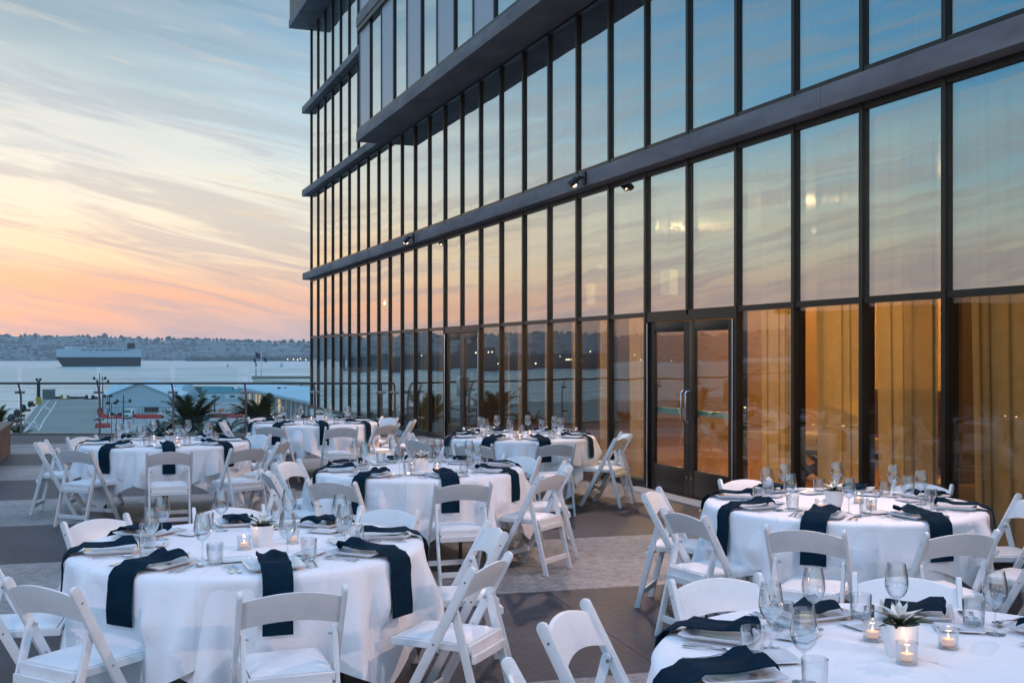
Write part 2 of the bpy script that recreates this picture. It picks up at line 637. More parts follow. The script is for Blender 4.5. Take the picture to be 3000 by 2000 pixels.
def hill_mat():
    m = bpy.data.materials.new('hillside')
    m.use_nodes = True
    nt = m.node_tree
    b = nt.nodes['Principled BSDF']
    b.inputs['Roughness'].default_value = 0.95
    geo = N(nt, 'ShaderNodeNewGeometry')
    n1 = noise(nt, geo.outputs['Position'], 0.012, 6, 0.7)
    n2 = noise(nt, geo.outputs['Position'], 0.06, 4, 0.7)
    c = ramp(nt, n1, [(0.35, (0.09, 0.105, 0.10, 1)), (0.65, (0.18, 0.185, 0.18, 1))])  # distance haze partly put into the colour: slopes lightened
    c = mixc(nt, ramp(nt, n2, [(0.60, (0, 0, 0, 1)), (0.64, (1, 1, 1, 1))]), c, (0.24, 0.235, 0.23, 1))
    nt.links.new(c, b.inputs['Base Color'])
    return m


m_hill = hill_mat()


def ridge(az):
    # ridge height (metres above the eye) following the skyline of the photograph, falling gently to the right
    h = 56 + (az + 24.5) * (-1.2) if az > -30 else 62.6
    return max(22, h) + 5 * hnoise(az * 30, 0, 0.01)


AZ0, AZ1, NA = -88.0, 12.0, 700
rows = [(3080, 0.0), (3120, 0.05), (3250, 0.22), (3400, 0.45), (3550, 0.70), (3700, 0.92), (3850, 1.0), (4300, 0.7), (5200, 0.2)]


def hill_pt(i, j):
    az = AZ0 + (AZ1 - AZ0) * i / (NA - 1)
    D, t = rows[j]
    D += 60 * hnoise(i * 9, 3, 0.004) if j < 2 else 0
    top = ridge(az) * (3850 / 3850)
    z = SEA - 1 + (top + EYE - SEA) * t
    if 1 < j < 8:
        z += 7 * hnoise(az * 60, j * 91, 0.02)
    return (D * sin(R(az)) / 1.0, D * cos(R(az)), z)


hills = link('hills', MB().grid(NA, len(rows), hill_pt).mesh('hills', m_hill, smooth=True))
tag(hills, kind='structure')

# tree clumps along the skyline and houses on the slope: nobody could count them
rt = MB()
for k in range(1700):
    az = random.uniform(-66, 3)
    rowsel = random.choice((0, 0, 0, 1, 2, 3, 4))
    D = (3840, 3700, 3550, 3400, 3150)[rowsel]
    t = (1.0, 0.92, 0.70, 0.45, 0.08)[rowsel]
    z = SEA - 1 + (ridge(az) + EYE - SEA) * t
    s = random.uniform(2.5, 5.5) if rowsel else random.uniform(2.2, 6) * (1.7 if random.random() < 0.10 else 1)
    rt.ellipsoid((D * sin(R(az)), D * cos(R(az)), z + s * 0.3), s * random.uniform(0.7, 1.6), s, s * random.uniform(0.6, 1.5), 6, 4, 0.25)
m_fartree = mat('far_trees', (0.085, 0.10, 0.095), 0.95)
tag(link('hillside_trees', rt.mesh('hillside_trees', m_fartree)), 'dark clumps of trees along the far skyline and slopes', kind='stuff')
hb = MB()
for k in range(4200):
    az = random.uniform(-66, 3)
    D = random.choice((3110, 3170, 3240, 3300, 3380, 3460, 3540, 3620))
    t = 0
    for (a, ta), (b_, tb) in zip(rows, rows[1:]):
        if a <= D <= b_:
            t = ta + (tb - ta) * (D - a) / (b_ - a)
    z = SEA - 1 + (ridge(az) + EYE - SEA) * t
    x, y = D * sin(R(az)), D * cos(R(az))
    w, h = random.uniform(1.6, 4.5), random.uniform(2, 4.5)
    hb.box(x - w, x + w, y - 4, y + 4, z - 2, z + h)
tag(link('hillside_houses', hb.mesh('hillside_houses', mat('far_houses', (0.19, 0.19, 0.19), 0.8, var=0.45, vscale=0.02))), 'small pale houses scattered over the far hillside', kind='stuff')

# low far point with trees at right of the flagpole
lp = MB()
for k in range(260):
    px = random.uniform(560, 960)
    D = random.uniform(2780, 2900)
    q = P(px, D, SEA)
    s = random.uniform(3, 7)
    lp.ellipsoid((q.x, q.y, SEA + s * 0.6 + 1), s * 1.6, s, s * random.uniform(0.6, 1.3), 6, 4, 0.2)
for k in range(60):
    px = random.uniform(560, 960)
    q = P(px, random.uniform(2760, 2880), SEA)
    w = random.uniform(5, 16)
    lp.box(q.x - w, q.x + w, q.y - 5, q.y + 5, SEA, SEA + random.uniform(4, 9))
a, b = P(545, 2760, 0), P(1300, 2760, 0)
lp.box(a.x, b.x, 2755, 2960, SEA - 1, SEA + 1.6)
tag(link('far_shore', lp.mesh('far_shore', m_fartree)), 'low wooded far shore across the bay', kind='structure')

# ---- car carrier ship
m_hull = mat('hull_dark', (0.006, 0.012, 0.014), 0.7, spec=0.1)
m_hullup = mat('hull_grey', (0.40, 0.49, 0.53), 0.5, var=0.06, vscale=0.05)
m_shipwhite = mat('ship_white', (0.62, 0.66, 0.68), 0.5)
m_dark = mat('dark_void', (0.02, 0.022, 0.025), 0.6)


def make_ship():
    sc_ = 1650.0
    c = P(291, sc_, SEA)
    root = thing('cargo_ship', 'boxy grey and dark hulled car carrier ship crossing the bay', 'ship', (c.x, c.y, SEA), R(27))
    L, B = 114.0, 26.0
    ns = 26

    def st(t):  # t 0 bow .. 1 stern : half-beam at waterline, at mid, at deck
        wl = B / 2 * min(1, (t / 0.42)) ** 0.75 * (1 if t < 0.9 else 1 - (t - 0.9) * 4)
        dk = B / 2 * min(1, (t / 0.16 + 0.02)) ** 0.55
        return wl, dk

    def rake(t, h):  # bow overhang
        return -9.0 * (1 - t) ** 4 * (h / 13.0) * (1 if t < 0.5 else 0) * 1.0

    lower, upper = MB(), MB()
    H0, H1 = 13.6, 25.6
    levels = [0, 3, 6, 9, H0]
    for side in (-1, 1):
        def lo(i, j, side=side):
            t = i / (ns - 1)
            wl, dk = st(t)
            h = levels[j]
            k = (h / H0) ** 1.6
            return (-L / 2 + 7 + t * (L - 7) + rake(t, h), side * (wl + (dk - wl) * k), h - (0.3 if j == 0 else 0))
        lower.grid(ns, 5, lo)

        def up(i, j, side=side):
            t = i / (ns - 1)
            wl, dk = st(t)
            h = (H0, 17, H1)[j]
            return (-L / 2 + 7 + t * (L - 7) + rake(t, min(h, 13)), side * dk, h)
        upper.grid(ns, 3, up)
    # stern and deck closing
    x1 = L / 2
    lower.add([(x1, -B / 2 * 0.6, 0), (x1, B / 2 * 0.6, 0), (x1, B / 2, H0), (x1, -B / 2, H0)], [(0, 1, 2, 3)])
    upper.add([(x1, -B / 2, H0), (x1, B / 2, H0), (x1, B / 2, H1), (x1, -B / 2, H1)], [(0, 1, 2, 3)])
    dv = []
    for i in range(ns):
        t = i / (ns - 1)
        wl, dk = st(t)
        x = -L / 2 + 7 + t * (L - 7) + rake(t, 13)
        dv.append((x, dk))
    for i in range(ns - 1):
        upper.add([(dv[i][0], -dv[i][1], H1), (dv[i][0], dv[i][1], H1), (dv[i + 1][0], dv[i + 1][1], H1), (dv[i + 1][0], -dv[i + 1][1], H1)], [(0, 1, 2, 3)])
    link('hull', lower.mesh('hull', m_hull, smooth=True), root)
    link('upper_hull', upper.mesh('upper_hull', m_hullup, smooth=True), root)
    # swept light stripe edge on the dark hull
    br = MB().box(-46, -20, -10, 10, H1, H1 + 3.4).box(-38, -22, -12.5, 12.5, H1 + 3.4, H1 + 6.6)
    bo = link('bridge', br.mesh('bridge', m_shipwhite), root)
    link('bridge_window', MB().box(-38.2, -21.8, -12.7, 12.7, H1 + 4.2, H1 + 5.8).mesh('bridge_window', m_dark), bo)
    wn = MB()
    for k in range(34):
        x = -40 + k * 2.4
        if random.random() < 0.8:
            wn.box(x, x + 1.6, -13.2 if x > -28 else -11.5, -12.9 if x > -28 else -10, H1 - 2.6, H1 - 0.8)
    tag(link('window_row', wn.mesh('window_row', m_dark), root), kind='stuff')
    fu = link('funnel', MB().box(40, 49, -8, 8, H1, H1 + 8.0).box(41, 42.2, -7, 7, H1 + 8.0, H1 + 9.0).box(46, 47.5, -7, 7, H1 + 8.0, H1 + 9.0).mesh('funnel', m_hull), root)
    ml = MB()
    for k in range(22):
        x = -20 + k * 2.7 + random.uniform(-0.6, 0.6)
        hh = random.uniform(1.0, 2.6)
        ml.box(x, x + random.uniform(0.5, 1.6), -9, -6, H1, H1 + hh)
    ml.tube([(-18, 0, H1), (-18, 0, H1 + 5), (-12, 0, H1 + 5.6)], 0.45, 6)
    ml.tube([(33, 0, H1), (33, 0, H1 + 5)], 0.4, 6)
    tag(link('deck_gear', ml.mesh('deck_gear', m_hullup), root), kind='stuff')
    link('mast', MB().tube([(-30, 0, H1 + 5.6), (-30, 0, H1 + 10)], 0.35, 6).tube([(-30, -3, H1 + 8), (-30, 3, H1 + 8)], 0.25, 5).mesh('mast', m_shipwhite), root)
    return root


make_ship()


def foam_mat():
    m = bpy.data.materials.new('foam')
    m.use_nodes = True
    nt = m.node_tree
    b = nt.nodes['Principled BSDF']
    b.inputs['Base Color'].default_value = (0.62, 0.66, 0.66, 1)
    b.inputs['Roughness'].default_value = 0.7
    geo = N(nt, 'ShaderNodeNewGeometry')
    n1 = noise(nt, geo.outputs['Position'], 0.12, 5, 0.7)
    nt.links.new(ramp(nt, n1, [(0.42, (0.04, 0.04, 0.04, 1)), (0.62, (0.75, 0.75, 0.75, 1))]), b.inputs['Alpha'])
    return m


m_foam = foam_mat()


def waterP(px, py):
    Y = (EYE - SEA) * 3300.0 / (py - 1035)
    q = P(px, Y, SEA)
    return q


def wake(pts, name, label):
    mb = MB()
    n = len(pts)
    vs = []
    for px, py, hw in pts:
        a_, b_ = waterP(px, py - hw), waterP(px, py + hw)
        vs += [(a_.x, a_.y, SEA + 0.08), (b_.x, b_.y, SEA + 0.08)]
    mb.add(vs, [(2 * i, 2 * i + 1, 2 * i + 3, 2 * i + 2) for i in range(n - 1)])
    o = link(name, mb.mesh(name, m_foam))
    tag(o, label, kind='stuff')


wake([(378, 1070.5, 1.6), (400, 1070.5, 1.2), (425, 1070.5, 0.8), (440, 1071, 0.5)], 'wake', 'white wake trailing behind the car carrier')
wake([(824, 1076, 0.4), (810, 1079, 1.4), (780, 1084, 2.0), (740, 1091, 2.2), (715, 1096, 1.6), (600, 1102, 0.9), (540, 1104, 0.5)], 'wake', 'long pale wake of the small boat')
wake([(222, 1074.6, 0.7), (260, 1074.8, 0.5), (300, 1075, 0.3)], 'bow_wave', 'thin white bow wave along the hull')

# small boat and buoys
q = waterP(825, 1075)
bt = thing('motor_boat', 'tiny pale motor boat at the head of the long wake', 'boat', (q.x, q.y, SEA))
link('hull', MB().prism([(-3, 0), (3, 0), (3.6, 2.2), (-4.5, 2.2)], -2.2, 2.2).mesh('hull', m_shipwhite), bt)
link('cabin', MB().box(-1.8, 1.8, -1.5, 2.2, 2.2, 5.6).mesh('cabin', m_hullup), bt)
for px, py, lab in ((667, 1074, 'dark bell buoy right of the ship'), (202, 1060, 'small dark buoy left of the ship bow')):
    q = waterP(px, py)
    bu = thing('buoy', lab, 'buoy', (q.x, q.y, SEA))
    link('float', MB().lathe([(0, 0), (1.4, 0), (1.4, 1.2), (0.5, 1.6), (0, 1.6)], 10).mesh('float', m_black), bu)
    link('top_mark', MB().tube([(0, 0, 1.6), (0, 0, 4.2)], [0.5, 0.2], 6).ellipsoid((0, 0, 4.4), 0.6, 0.6, 0.6, 6, 4).mesh('top_mark', m_black), bu)
q = waterP(467, 1105)

# ---- pier deck
A1, A2 = deckP(40, 1275), deckP(124, 1169.5)
A3, A4 = deckP(1040, 1164), deckP(1300, 1164)
pier_poly = [(A1.x + 20, 60), (A1.x + 6, 150), (A1.x, A1.y), (A2.x, A2.y), (A4.x, A3.y), (60, 60)]
pier = link('pier', MB().poly_up(pier_poly, SEA - 1, DECK).mesh('pier', m_deckc))
tag(pier, kind='structure')
lot = MB().poly_up([(q_.x, q_.y) for q_ in (deckP(285, 1268), deckP(287, 1168), deckP(860, 1168), deckP(1100, 1290))], DECK, DECK + 0.05)
tag(link('parking_lot', lot.mesh('parking_lot', mat('lot_concrete', (0.33, 0.33, 0.32), 0.8, var=0.25, vscale=0.06))), kind='structure')


def paint(strokes, w=0.28):
    mb = MB()
    for st_ in strokes:
        pts = [deckP(*s_) for s_ in st_]
        for a_, b_ in zip(pts, pts[1:]):
            mb.beam((a_.x, a_.y, DECK + 0.02), (b_.x, b_.y, DECK + 0.02), w, 0.03)
    return mb


def zA(pts):
    return [(x / 4.356, 940 + y / 4.356) for x, y in pts]


lines = [zA([(290, 1445), (435, 1265), (555, 1085), (625, 1015)]), zA([(495, 1395), (575, 1245), (650, 1145), (720, 1025)])]
curves = [zA([(430, 1265), (450, 1310), (520, 1335), (550, 1340)]), zA([(350, 1285), (385, 1325), (460, 1345), (490, 1395)]),
          zA([(575, 1080), (600, 1105), (660, 1115), (680, 1110)]), zA([(540, 1095), (600, 1115), (640, 1140), (650, 1150)])]
m_line = mat('road_paint', (0.66, 0.66, 0.62), 0.7, var=0.1, vscale=0.5)
for k, st_ in enumerate(lines + curves):
    o = link('painted_line', paint([st_], 0.26 if k < 2 else 0.2).mesh('painted_line', m_line), pier)

# bull rail and bollards at the far end
br = MB()
for a_, b_ in ((665, 770), (885, 985), (985, 1110), (1165, 1240)):
    pa, pb = deckP(a_ / 4.356, 1168.6), deckP(b_ / 4.356, 1168.6)
    br.box(pa.x, pb.x, pa.y, pa.y + 0.6, DECK + 0.4, DECK + 0.8)
    for k in range(5):
        x = pa.x + (pb.x - pa.x) * k / 4
        br.box(x - 0.25, x + 0.25, pa.y, pa.y + 0.6, DECK, DECK + 0.4)
for k in range(9):
    pa, pb = deckP(530 + k * 22, 1165.5), deckP(548 + k * 22, 1165.5)
    br.box(pa.x, pb.x, pa.y, pa.y + 0.6, DECK + 0.4, DECK + 0.8)
link('bull_rail', br.mesh('bull_rail', mat('old_timber', (0.05, 0.06, 0.055), 0.9)), pier)


def simple(name, label, cat, mb_, m_, group=None, loc=(0, 0, 0), rz=0, bevel=0):
    o = link(name, mb_.mesh(name, m_, bevel), None, loc, rz)
    tag(o, label, cat, group)
    return o


q = deckP(143, 1169)
ub = thing('utility_box', 'small grey box at the far end of the pier', 'box', (q.x, q.y, DECK))
link('housing', MB().box(-1.7, 1.7, -1, 1, 0, 3.0).mesh('housing', mat('grey_green', (0.13, 0.16, 0.15), 0.7)), ub)
link('lid', MB().box(-1.85, 1.85, -1.1, 1.1, 3.0, 3.3).mesh('lid', m_conc), ub)
for px, lab in ((190, 'yellow double bollard left of the railing post on the pier end'), (263, 'small dark bollard near the railing post on the pier end')):
    q = deckP(px, 1169)
    bo = thing('mooring_bollard', lab, 'bollard', (q.x, q.y, DECK))
    mm = mat('ochre_paint', (0.35, 0.26, 0.05), 0.6) if px == 190 else m_black
    link('base_plate', MB().box(-1.6, 1.6, -0.5, 0.5, 0, 0.3).mesh('base_plate', mm), bo)
    for s_ in (-0.9, 0.9):
        link('horn', MB().tube([(s_, 0, 0.3), (s_ * 1.25, 0, 1.3)], [0.35, 0.55], 8).mesh('horn', mm), bo)

# tall mooring pole with a yellow foot
q = deckP(113, 1184)
mp_ = thing('mooring_pole', 'tall black mooring pole with yellow foot at the pier corner', 'pole', (q.x, q.y, DECK))
link('pole', MB().tube([(0, 0, 1.8), (0, 0, 7.0)], [0.55, 0.45], 10).mesh('pole', m_black), mp_)
link('foot', MB().lathe([(0.0, 0), (0.7, 0), (0.7, 0.9), (0.8, 0.95), (0.8, 2.1), (0.55, 2.2)], 12).mesh('foot', mat('yellow_paint', (0.50, 0.36, 0.03), 0.6)), mp_)
for s_ in (-0.5, 0.5):
    link('lamp_head', MB().ellipsoid((s_, 0, 7.3), 0.45, 0.35, 0.4, 8, 6).mesh('lamp_head', m_black), mp_)

# round black rubber fenders on the pier edge
for k, (px, py, r_) in enumerate(((36, 1248, 15), (47, 1227, 15), (62, 1210, 13), (79, 1194, 12), (98, 1180, 9), (104, 1175, 6))):
    q = deckP(px, py + 10)
    rr = r_ * q.y / 3300.0
    fe = thing('pier_fender', ('nearest', 'second nearest', 'third', 'fourth', 'fifth', 'farthest')[k] + ' round black rubber fender along the left pier edge', 'fender', (q.x - 1, q.y, DECK + rr * 0.7), R(20), 'black fenders along the left pier edge')
    link('tyre', MB().lathe([(rr * 0.45, -rr * 0.4), (rr * 0.85, -rr * 0.42), (rr, -rr * 0.2), (rr, rr * 0.2), (rr * 0.85, rr * 0.42), (rr * 0.45, rr * 0.4), (rr * 0.45, -rr * 0.4)], 16).mesh('tyre', m_black), fe).rotation_euler = (R(90), 0, R(70))
    link('mount', MB().box(0, rr * 1.7, -rr * 0.3, rr * 0.3, -rr * 0.75, -rr * 0.2).mesh('mount', mat('rust', (0.16, 0.07, 0.04), 0.9)), fe)

# ---- white event tents
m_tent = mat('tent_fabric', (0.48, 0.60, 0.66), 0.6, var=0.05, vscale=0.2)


def tent(name, label, px0, px1, Y, z_eave, z_ridge, depth, skew=0.0, doors=None):
    a_, b_ = P(px0, Y, DECK), P(px1, Y, DECK)
    W = b_.x - a_.x
    root = thing(name, label, 'tent', (a_.x, Y, DECK))
    apx = 0.50 * W
    link('front_wall', MB().add([(0, 0, 0), (W, 0, 0), (W, 0, z_eave), (apx, 0, z_ridge), (0, 0, z_eave), (0, 0.3, 0), (W, 0.3, 0), (W, 0.3, z_eave), (apx, 0.3, z_ridge), (0, 0.3, z_eave)],
         [(0, 1, 2, 3, 4), (9, 8, 7, 6, 5), (0, 5, 6, 1), (1, 6, 7, 2), (0, 4, 9, 5)]).mesh('front_wall', m_tent), root)
    for s_, (xa, xb) in enumerate(((-0.5, apx), (W + 0.5, apx))):
        o_ = link('roof_panel', MB().add([(xa, -0.4, z_eave - 0.25), (xb, -0.4, z_ridge + 0.05), (xb + skew, depth, z_ridge + 0.05), (xa + skew, depth, z_eave - 0.25),
             (xa, -0.4, z_eave - 0.05), (xb, -0.4, z_ridge + 0.3), (xb + skew, depth, z_ridge + 0.3), (xa + skew, depth, z_eave - 0.05)],
             [(0, 1, 2, 3), (7, 6, 5, 4), (0, 4, 5, 1), (1, 5, 6, 2), (2, 6, 7, 3), (3, 7, 4, 0)]).mesh('roof_panel', m_tent), root)
    for xx in (0, W):
        link('side_wall', MB().beam((xx, 0.3, z_eave / 2), (xx + skew, depth, z_eave / 2), 0.2, z_eave).mesh('side_wall', m_tent), root)
    if doors:
        for x0, x1, z0, z1 in doors:
            d_ = link('doorway', MB().box(x0, x1, -0.12, 0.0, z0, z1).mesh('doorway', m_dark), root)
            bars = MB()
            k = x0
            while k < x1:
                bars.box(k, k + 0.07, -0.2, -0.13, z0, z1)
                k += 0.45
            tag(link('grille', bars.mesh('grille', m_conc), d_), kind='stuff')
    return root


tent('event_tent', 'white gabled event tent with a dark grilled doorway behind the red barriers', 303, 514, 283, 4.0, 7.4, 34, -7.0, doors=[(10.3, 13.8, 0.3, 1.5)])
# long flat fronted marquee behind it
a_, b_ = P(303, 335, DECK), P(524, 335, DECK)
mq = thing('marquee', 'long pale blue marquee behind the gabled tent', 'tent', (a_.x, 335, DECK))
W = b_.x - a_.x
link('wall', MB().box(0, W, 0, 20, 0, 2.0).mesh('wall', m_tent), mq)
link('roof', MB().add([(0, 0, 2.003), (W, 0, 2.003), (W - .4, 6, 5.3), (0.4, 6, 5.3), (0, 22, 2.003), (W, 22, 2.003), (W - .4, 15, 5.4), (.4, 15, 5.4)],
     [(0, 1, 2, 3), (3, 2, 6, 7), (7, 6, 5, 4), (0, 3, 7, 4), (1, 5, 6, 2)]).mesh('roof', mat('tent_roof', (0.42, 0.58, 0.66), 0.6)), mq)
for k in range(4):
    link('seam_rope', MB().tube([(W * (0.12 + 0.25 * k), -0.1, 0.4), (W * (0.12 + 0.25 * k) + .3, 5.7, 5.25)], 0.06, 5).mesh('seam_rope', m_conc), mq)

# fence in front of the tent
fn = thing('mesh_fence', 'thin dark wire fence in front of the white tent', 'fence', (0, 0, DECK))
a_, b_ = P(318, 268, 0), P(505, 268, 0)
for k in range(20):
    x = a_.x + (b_.x - a_.x) * k / 19
    link('post', MB().tube([(x, 268, 0), (x, 268, 2.2)], 0.035, 5).mesh('post', m_black), fn)
link('top_wire', MB().tube([(a_.x, 268, 2.2), (b_.x, 268, 2.2)], 0.03, 5).mesh('top_wire', m_black), fn)

# red water filled barriers
m_red = mat('red_plastic', (0.52, 0.035, 0.025), 0.45, var=0.12, vscale=0.6)


def barrier_mesh():
    mb = MB()
    L = 2.0
    mb.prism([(-0.3, 0), (0.3, 0), (0.3, 0.25), (0.12, 0.55), (0.10, 1.0), (-0.10, 1.0), (-0.12, 0.55), (-0.3, 0.25)], -L / 2 + 0.04, L / 2 - 0.04)
    return mb.mesh('barrier', m_red, 0.02, seg=1)


bme = barrier_mesh()
hole_me = MB().box(-0.6, -0.25, -0.135, -0.105, 0.62, 0.8).box(0.25, 0.6, -0.135, -0.105, 0.62, 0.8).mesh('slot', mat('pale_marking', (0.6, 0.3, 0.28), 0.6))


ORD = 'first second third fourth fifth sixth seventh eighth ninth tenth eleventh twelfth'.split()


def barriers(px0, px1, py, place):
    Yb = (EYE - DECK) * 3300.0 / (py - 1035)
    x0, x1 = P(px0, Yb, 0).x, P(px1, Yb, 0).x
    n = int((x1 - x0) / 2.0)
    for k in range(n):
        side = place
        t = thing('road_barrier', ORD[k] + ' red plastic barrier from the left in the row ' + side, 'barrier', (x0 + 1 + 2 * k, Yb, DECK + 0.05), random.uniform(-0.03, 0.03), 'red barriers in the row ' + side)
        link('block', bme, t)
        link('slot', hole_me, t)


barriers(294, 485, 1226, 'in front of the white tent')
barriers(586, 730, 1224, 'beyond the palms')
q = deckP(297, 1203)
for k in range(4):
    q = deckP(292 + k * 2, 1206 + k * 6)
    t = thing('road_barrier', ORD[k] + ' red barrier turned end on beside the tall railing post', 'barrier', (q.x, q.y, DECK), R(80), 'red barriers turned end on')
    link('block', bme, t)
q = deckP(308, 1253)
for dx_ in (-1.2, 0.3):
    t = thing('road_barrier', 'red barrier near the letter F sign, ' + ('left' if dx_ < 0 else 'right') + ' of the pair', 'barrier', (q.x + dx_, q.y, DECK), R(70))
    link('block', bme, t)
    link('slot', hole_me, t)


# vans
def van(px, py, rz, label, kind):
    q = deckP(px, py)
    root = thing('parked_van' if kind == 'van' else 'pickup_truck', label, 'van' if kind == 'van' else 'pickup', (q.x, q.y, DECK + 0.05), rz)
    m_body = mat('van_white', (0.62, 0.66, 0.66), 0.35, coat=0.5)
    m_win = mat('car_glass', (0.03, 0.10, 0.10), 0.1, spec=0.8)
    if kind == 'van':
        body = [(-2.5, 0.35), (-2.5, 1.05), (-1.75, 1.25), (-1.05, 2.15), (2.4, 2.2), (2.5, 0.35)]
    else:
        body = [(-2.6, 0.4), (-2.6, 1.0), (-1.5, 1.15), (-0.9, 1.75), (0.5, 1.78), (0.7, 1.1), (2.6, 1.1), (2.6, 0.4)]
    link('body', MB().prism(body, -0.98, 0.98).mesh('body', m_body, 0.06), root)
    if kind == 'van':
        link('windscreen', MB().add([(-0.8, -1.73, 1.33), (0.8, -1.73, 1.33), (0.72, -1.15, 2.06), (-0.72, -1.15, 2.06)], [(0, 1, 2, 3)]).mesh('windscreen', m_win), root)
    else:
        link('windscreen', MB().add([(-0.8, -1.44, 1.25), (0.8, -1.44, 1.25), (0.72, -0.98, 1.70), (-0.72, -0.98, 1.70)], [(0, 1, 2, 3)]).mesh('windscreen', m_win), root)
    for s_ in (-1, 1):
        link('side_window', MB().box(s_ * 1.0 - 0.01, s_ * 1.0 + 0.01, -1.0, 0.3, 1.2, 1.65).mesh('side_window', m_win), root)
        link('headlight', MB().box(s_ * 0.75 - 0.18, s_ * 0.75 + 0.18, -2.56 if kind == 'van' else -2.66, -2.49, 0.75, 0.98).mesh('headlight', m_shipwhite), root)
        for yy in (-1.6, 1.6):
            w = link('wheel', MB().lathe([(0, -0.12), (0.36, -0.12), (0.36, 0.12), (0, 0.12)], 14).mesh('wheel', m_black), root, (s_ * 0.86, yy, 0.36))
            w.rotation_euler = (0, R(90), 0)
    link('grille', MB().box(-0.5, 0.5, -2.56 if kind == 'van' else -2.66, -2.5, 0.62, 0.95).mesh('grille', m_dark), root)
    return root


van(378, 1226, R(4), 'white van parked nose on in front of the tent', 'van')
van(492, 1224, R(-55), 'white pickup truck parked beside the tent behind the palm', 'pickup')
van(516, 1184, R(-70), 'pale van far back at the corner of the marquee', 'van')

# letter signs on poles
m_sign = mat('sign_white', (0.75, 0.78, 0.76), 0.5)


def letter_sign(px, py_s, py_g, ch, s=1.0, cams=True):
    q = deckP(px, py_g)
    h = EYE - (py_s - 1035) / 3300.0 * q.y - DECK
    root = thing('letter_sign', 'square white sign with the letter %s on a dark pole' % ch, 'sign', (q.x, q.y, DECK))
    w = 0.42 * s
    link('pole', MB().tube([(0, 0, 0), (0, 0, h + 2.2)], 0.06, 6).mesh('pole', m_black), root)
    b_ = link('panel', MB().box(-w, w, -0.14, -0.08, h - w, h + w).mesh('panel', m_sign), root)
    fc = bpy.data.curves.new('letter', 'FONT')
    fc.body = ch
    fc.size = 1.15 * s
    fc.align_x = 'CENTER'
    fc.align_y = 'CENTER'
    fc.extrude = 0.01
    t_ = bpy.data.objects.new('tmp', fc)
    COL.objects.link(t_)
    dg = bpy.context.evaluated_depsgraph_get()
    me = bpy.data.meshes.new_from_object(t_.evaluated_get(dg))
    bpy.data.objects.remove(t_)
    me.materials.clear()
    me.materials.append(m_dark)
    l_ = link('letter', me, b_, (0, -0.16, h))
    l_.rotation_euler = (R(90), 0, 0)
    if cams:
        for s_ in (-1, 1):
            link('floodlight', MB().ellipsoid((s_ * 0.7, 0, h + 2.2), 0.45, 0.25, 0.3, 8, 5).beam((0, 0, h + 2.1), (s_ * 0.6, 0, h + 2.2), 0.08, 0.08).mesh('floodlight', m_black), root)


letter_sign(315, 1190, 1246, 'D')
letter_sign(327, 1214, 1268, 'E', 1.0)
letter_sign(341, 1248, 1275, 'F', 0.9)
letter_sign(391, 1228, 1240, 'A', 0.8, False)
letter_sign(827, 1166, 1230, 'G', 0.9)


def lamp_pole(px, py_top, py_g, label, heads=2):
    q = deckP(px, py_g)
    h = EYE - (py_top - 1035) / 3300.0 * q.y - DECK
    root = thing('light_pole', label, 'light pole', (q.x, q.y, DECK))
    link('pole', MB().tube([(0, 0, 0), (0, 0, h)], [0.16, 0.09], 7).mesh('pole', m_black), root)
    for k in range(heads):
        s_ = 1 if k % 2 else -1
        link('floodlight', MB().beam((0, 0, h - 1.6), (s_ * 1.2, 0, h - 1.4), 0.1, 0.1).ellipsoid((s_ * 1.35, 0, h - 1.3), 0.35, 0.3, 0.4, 8, 5).mesh('floodlight', m_black), root)


lamp_pole(362, 1156, 1240, 'dark light pole in front of the white van')
lamp_pole(292, 1092, 1215, 'tall light pole just right of the railing post')
lamp_pole(301, 1102, 1212, 'second tall light pole beside the railing post')
lamp_pole(321, 1160, 1226, 'thin reddish pole left of the tent', 0)
lamp_pole(629, 1155, 1208, 'thin red and white pole in front of the green shed', 0)

# sheds, porta-potty, small stop signs
m_green = mat('green_shed', (0.03, 0.20, 0.24), 0.6)
q = deckP(632, 1176)
sh = thing('green_shed', 'blue green storage shed at the far pier edge', 'shed', (q.x, q.y, DECK))
link('wall', MB().box(-4.2, 4.5, 0, 5, 0, 3.4).mesh('wall', m_green), sh)
link('roof', MB().prism([(-0.4, 3.4), (5.4, 3.4), (2.5, 4.6)], -4.6, 4.8).mesh('roof', m_green), sh)
q = deckP(654, 1177)
sh = thing('ticket_booth', 'pale blue twin kiosk beside the green shed', 'kiosk', (q.x, q.y, DECK))
link('wall', MB().box(-6.0, 6.0, 0, 4, 0, 3.0).mesh('wall', mat('pale_blue_paint', (0.45, 0.62, 0.68), 0.6)), sh)
link('roof', MB().prism([(-0.4, 3.0), (4.4, 3.0), (2.0, 3.7)], -6.4, 6.4).mesh('roof', m_green), sh)
for xx in (-5, 0.6):
    w_ = link('window', MB().box(xx, xx + 4.4, -0.06, 0.0, 1.0, 2.4).mesh('window', m_sign), sh)
    link('sign_mark', MB().ellipsoid((xx + 2.2, -0.09, 1.7), 1.0, 0.02, 0.4, 12, 4).mesh('sign_mark', m_green), w_)
q = deckP(602, 1165)
sh = thing('pump_house', 'low grey green block house on the far pier edge', 'shed', (q.x, q.y, DECK))
link('wall', MB().box(-4.0, 4.0, 0, 4, 0, 3.4).mesh('wall', mat('grey_green', (0.13, 0.16, 0.15), 0.7)), sh)
link('roof', MB().box(-4.3, 4.3, -0.3, 4.3, 3.4, 3.8).mesh('roof', m_conc), sh)
q = deckP(689, 1168)
sh = thing('crate_stack', 'small brown shed with trailers near the pier edge', 'shed', (q.x, q.y, DECK))
link('wall', MB().box(-1.8, 1.8, 0, 3, 0.6, 3.2).mesh('wall', mat('brown_wood', (0.14, 0.11, 0.09), 0.8)), sh)
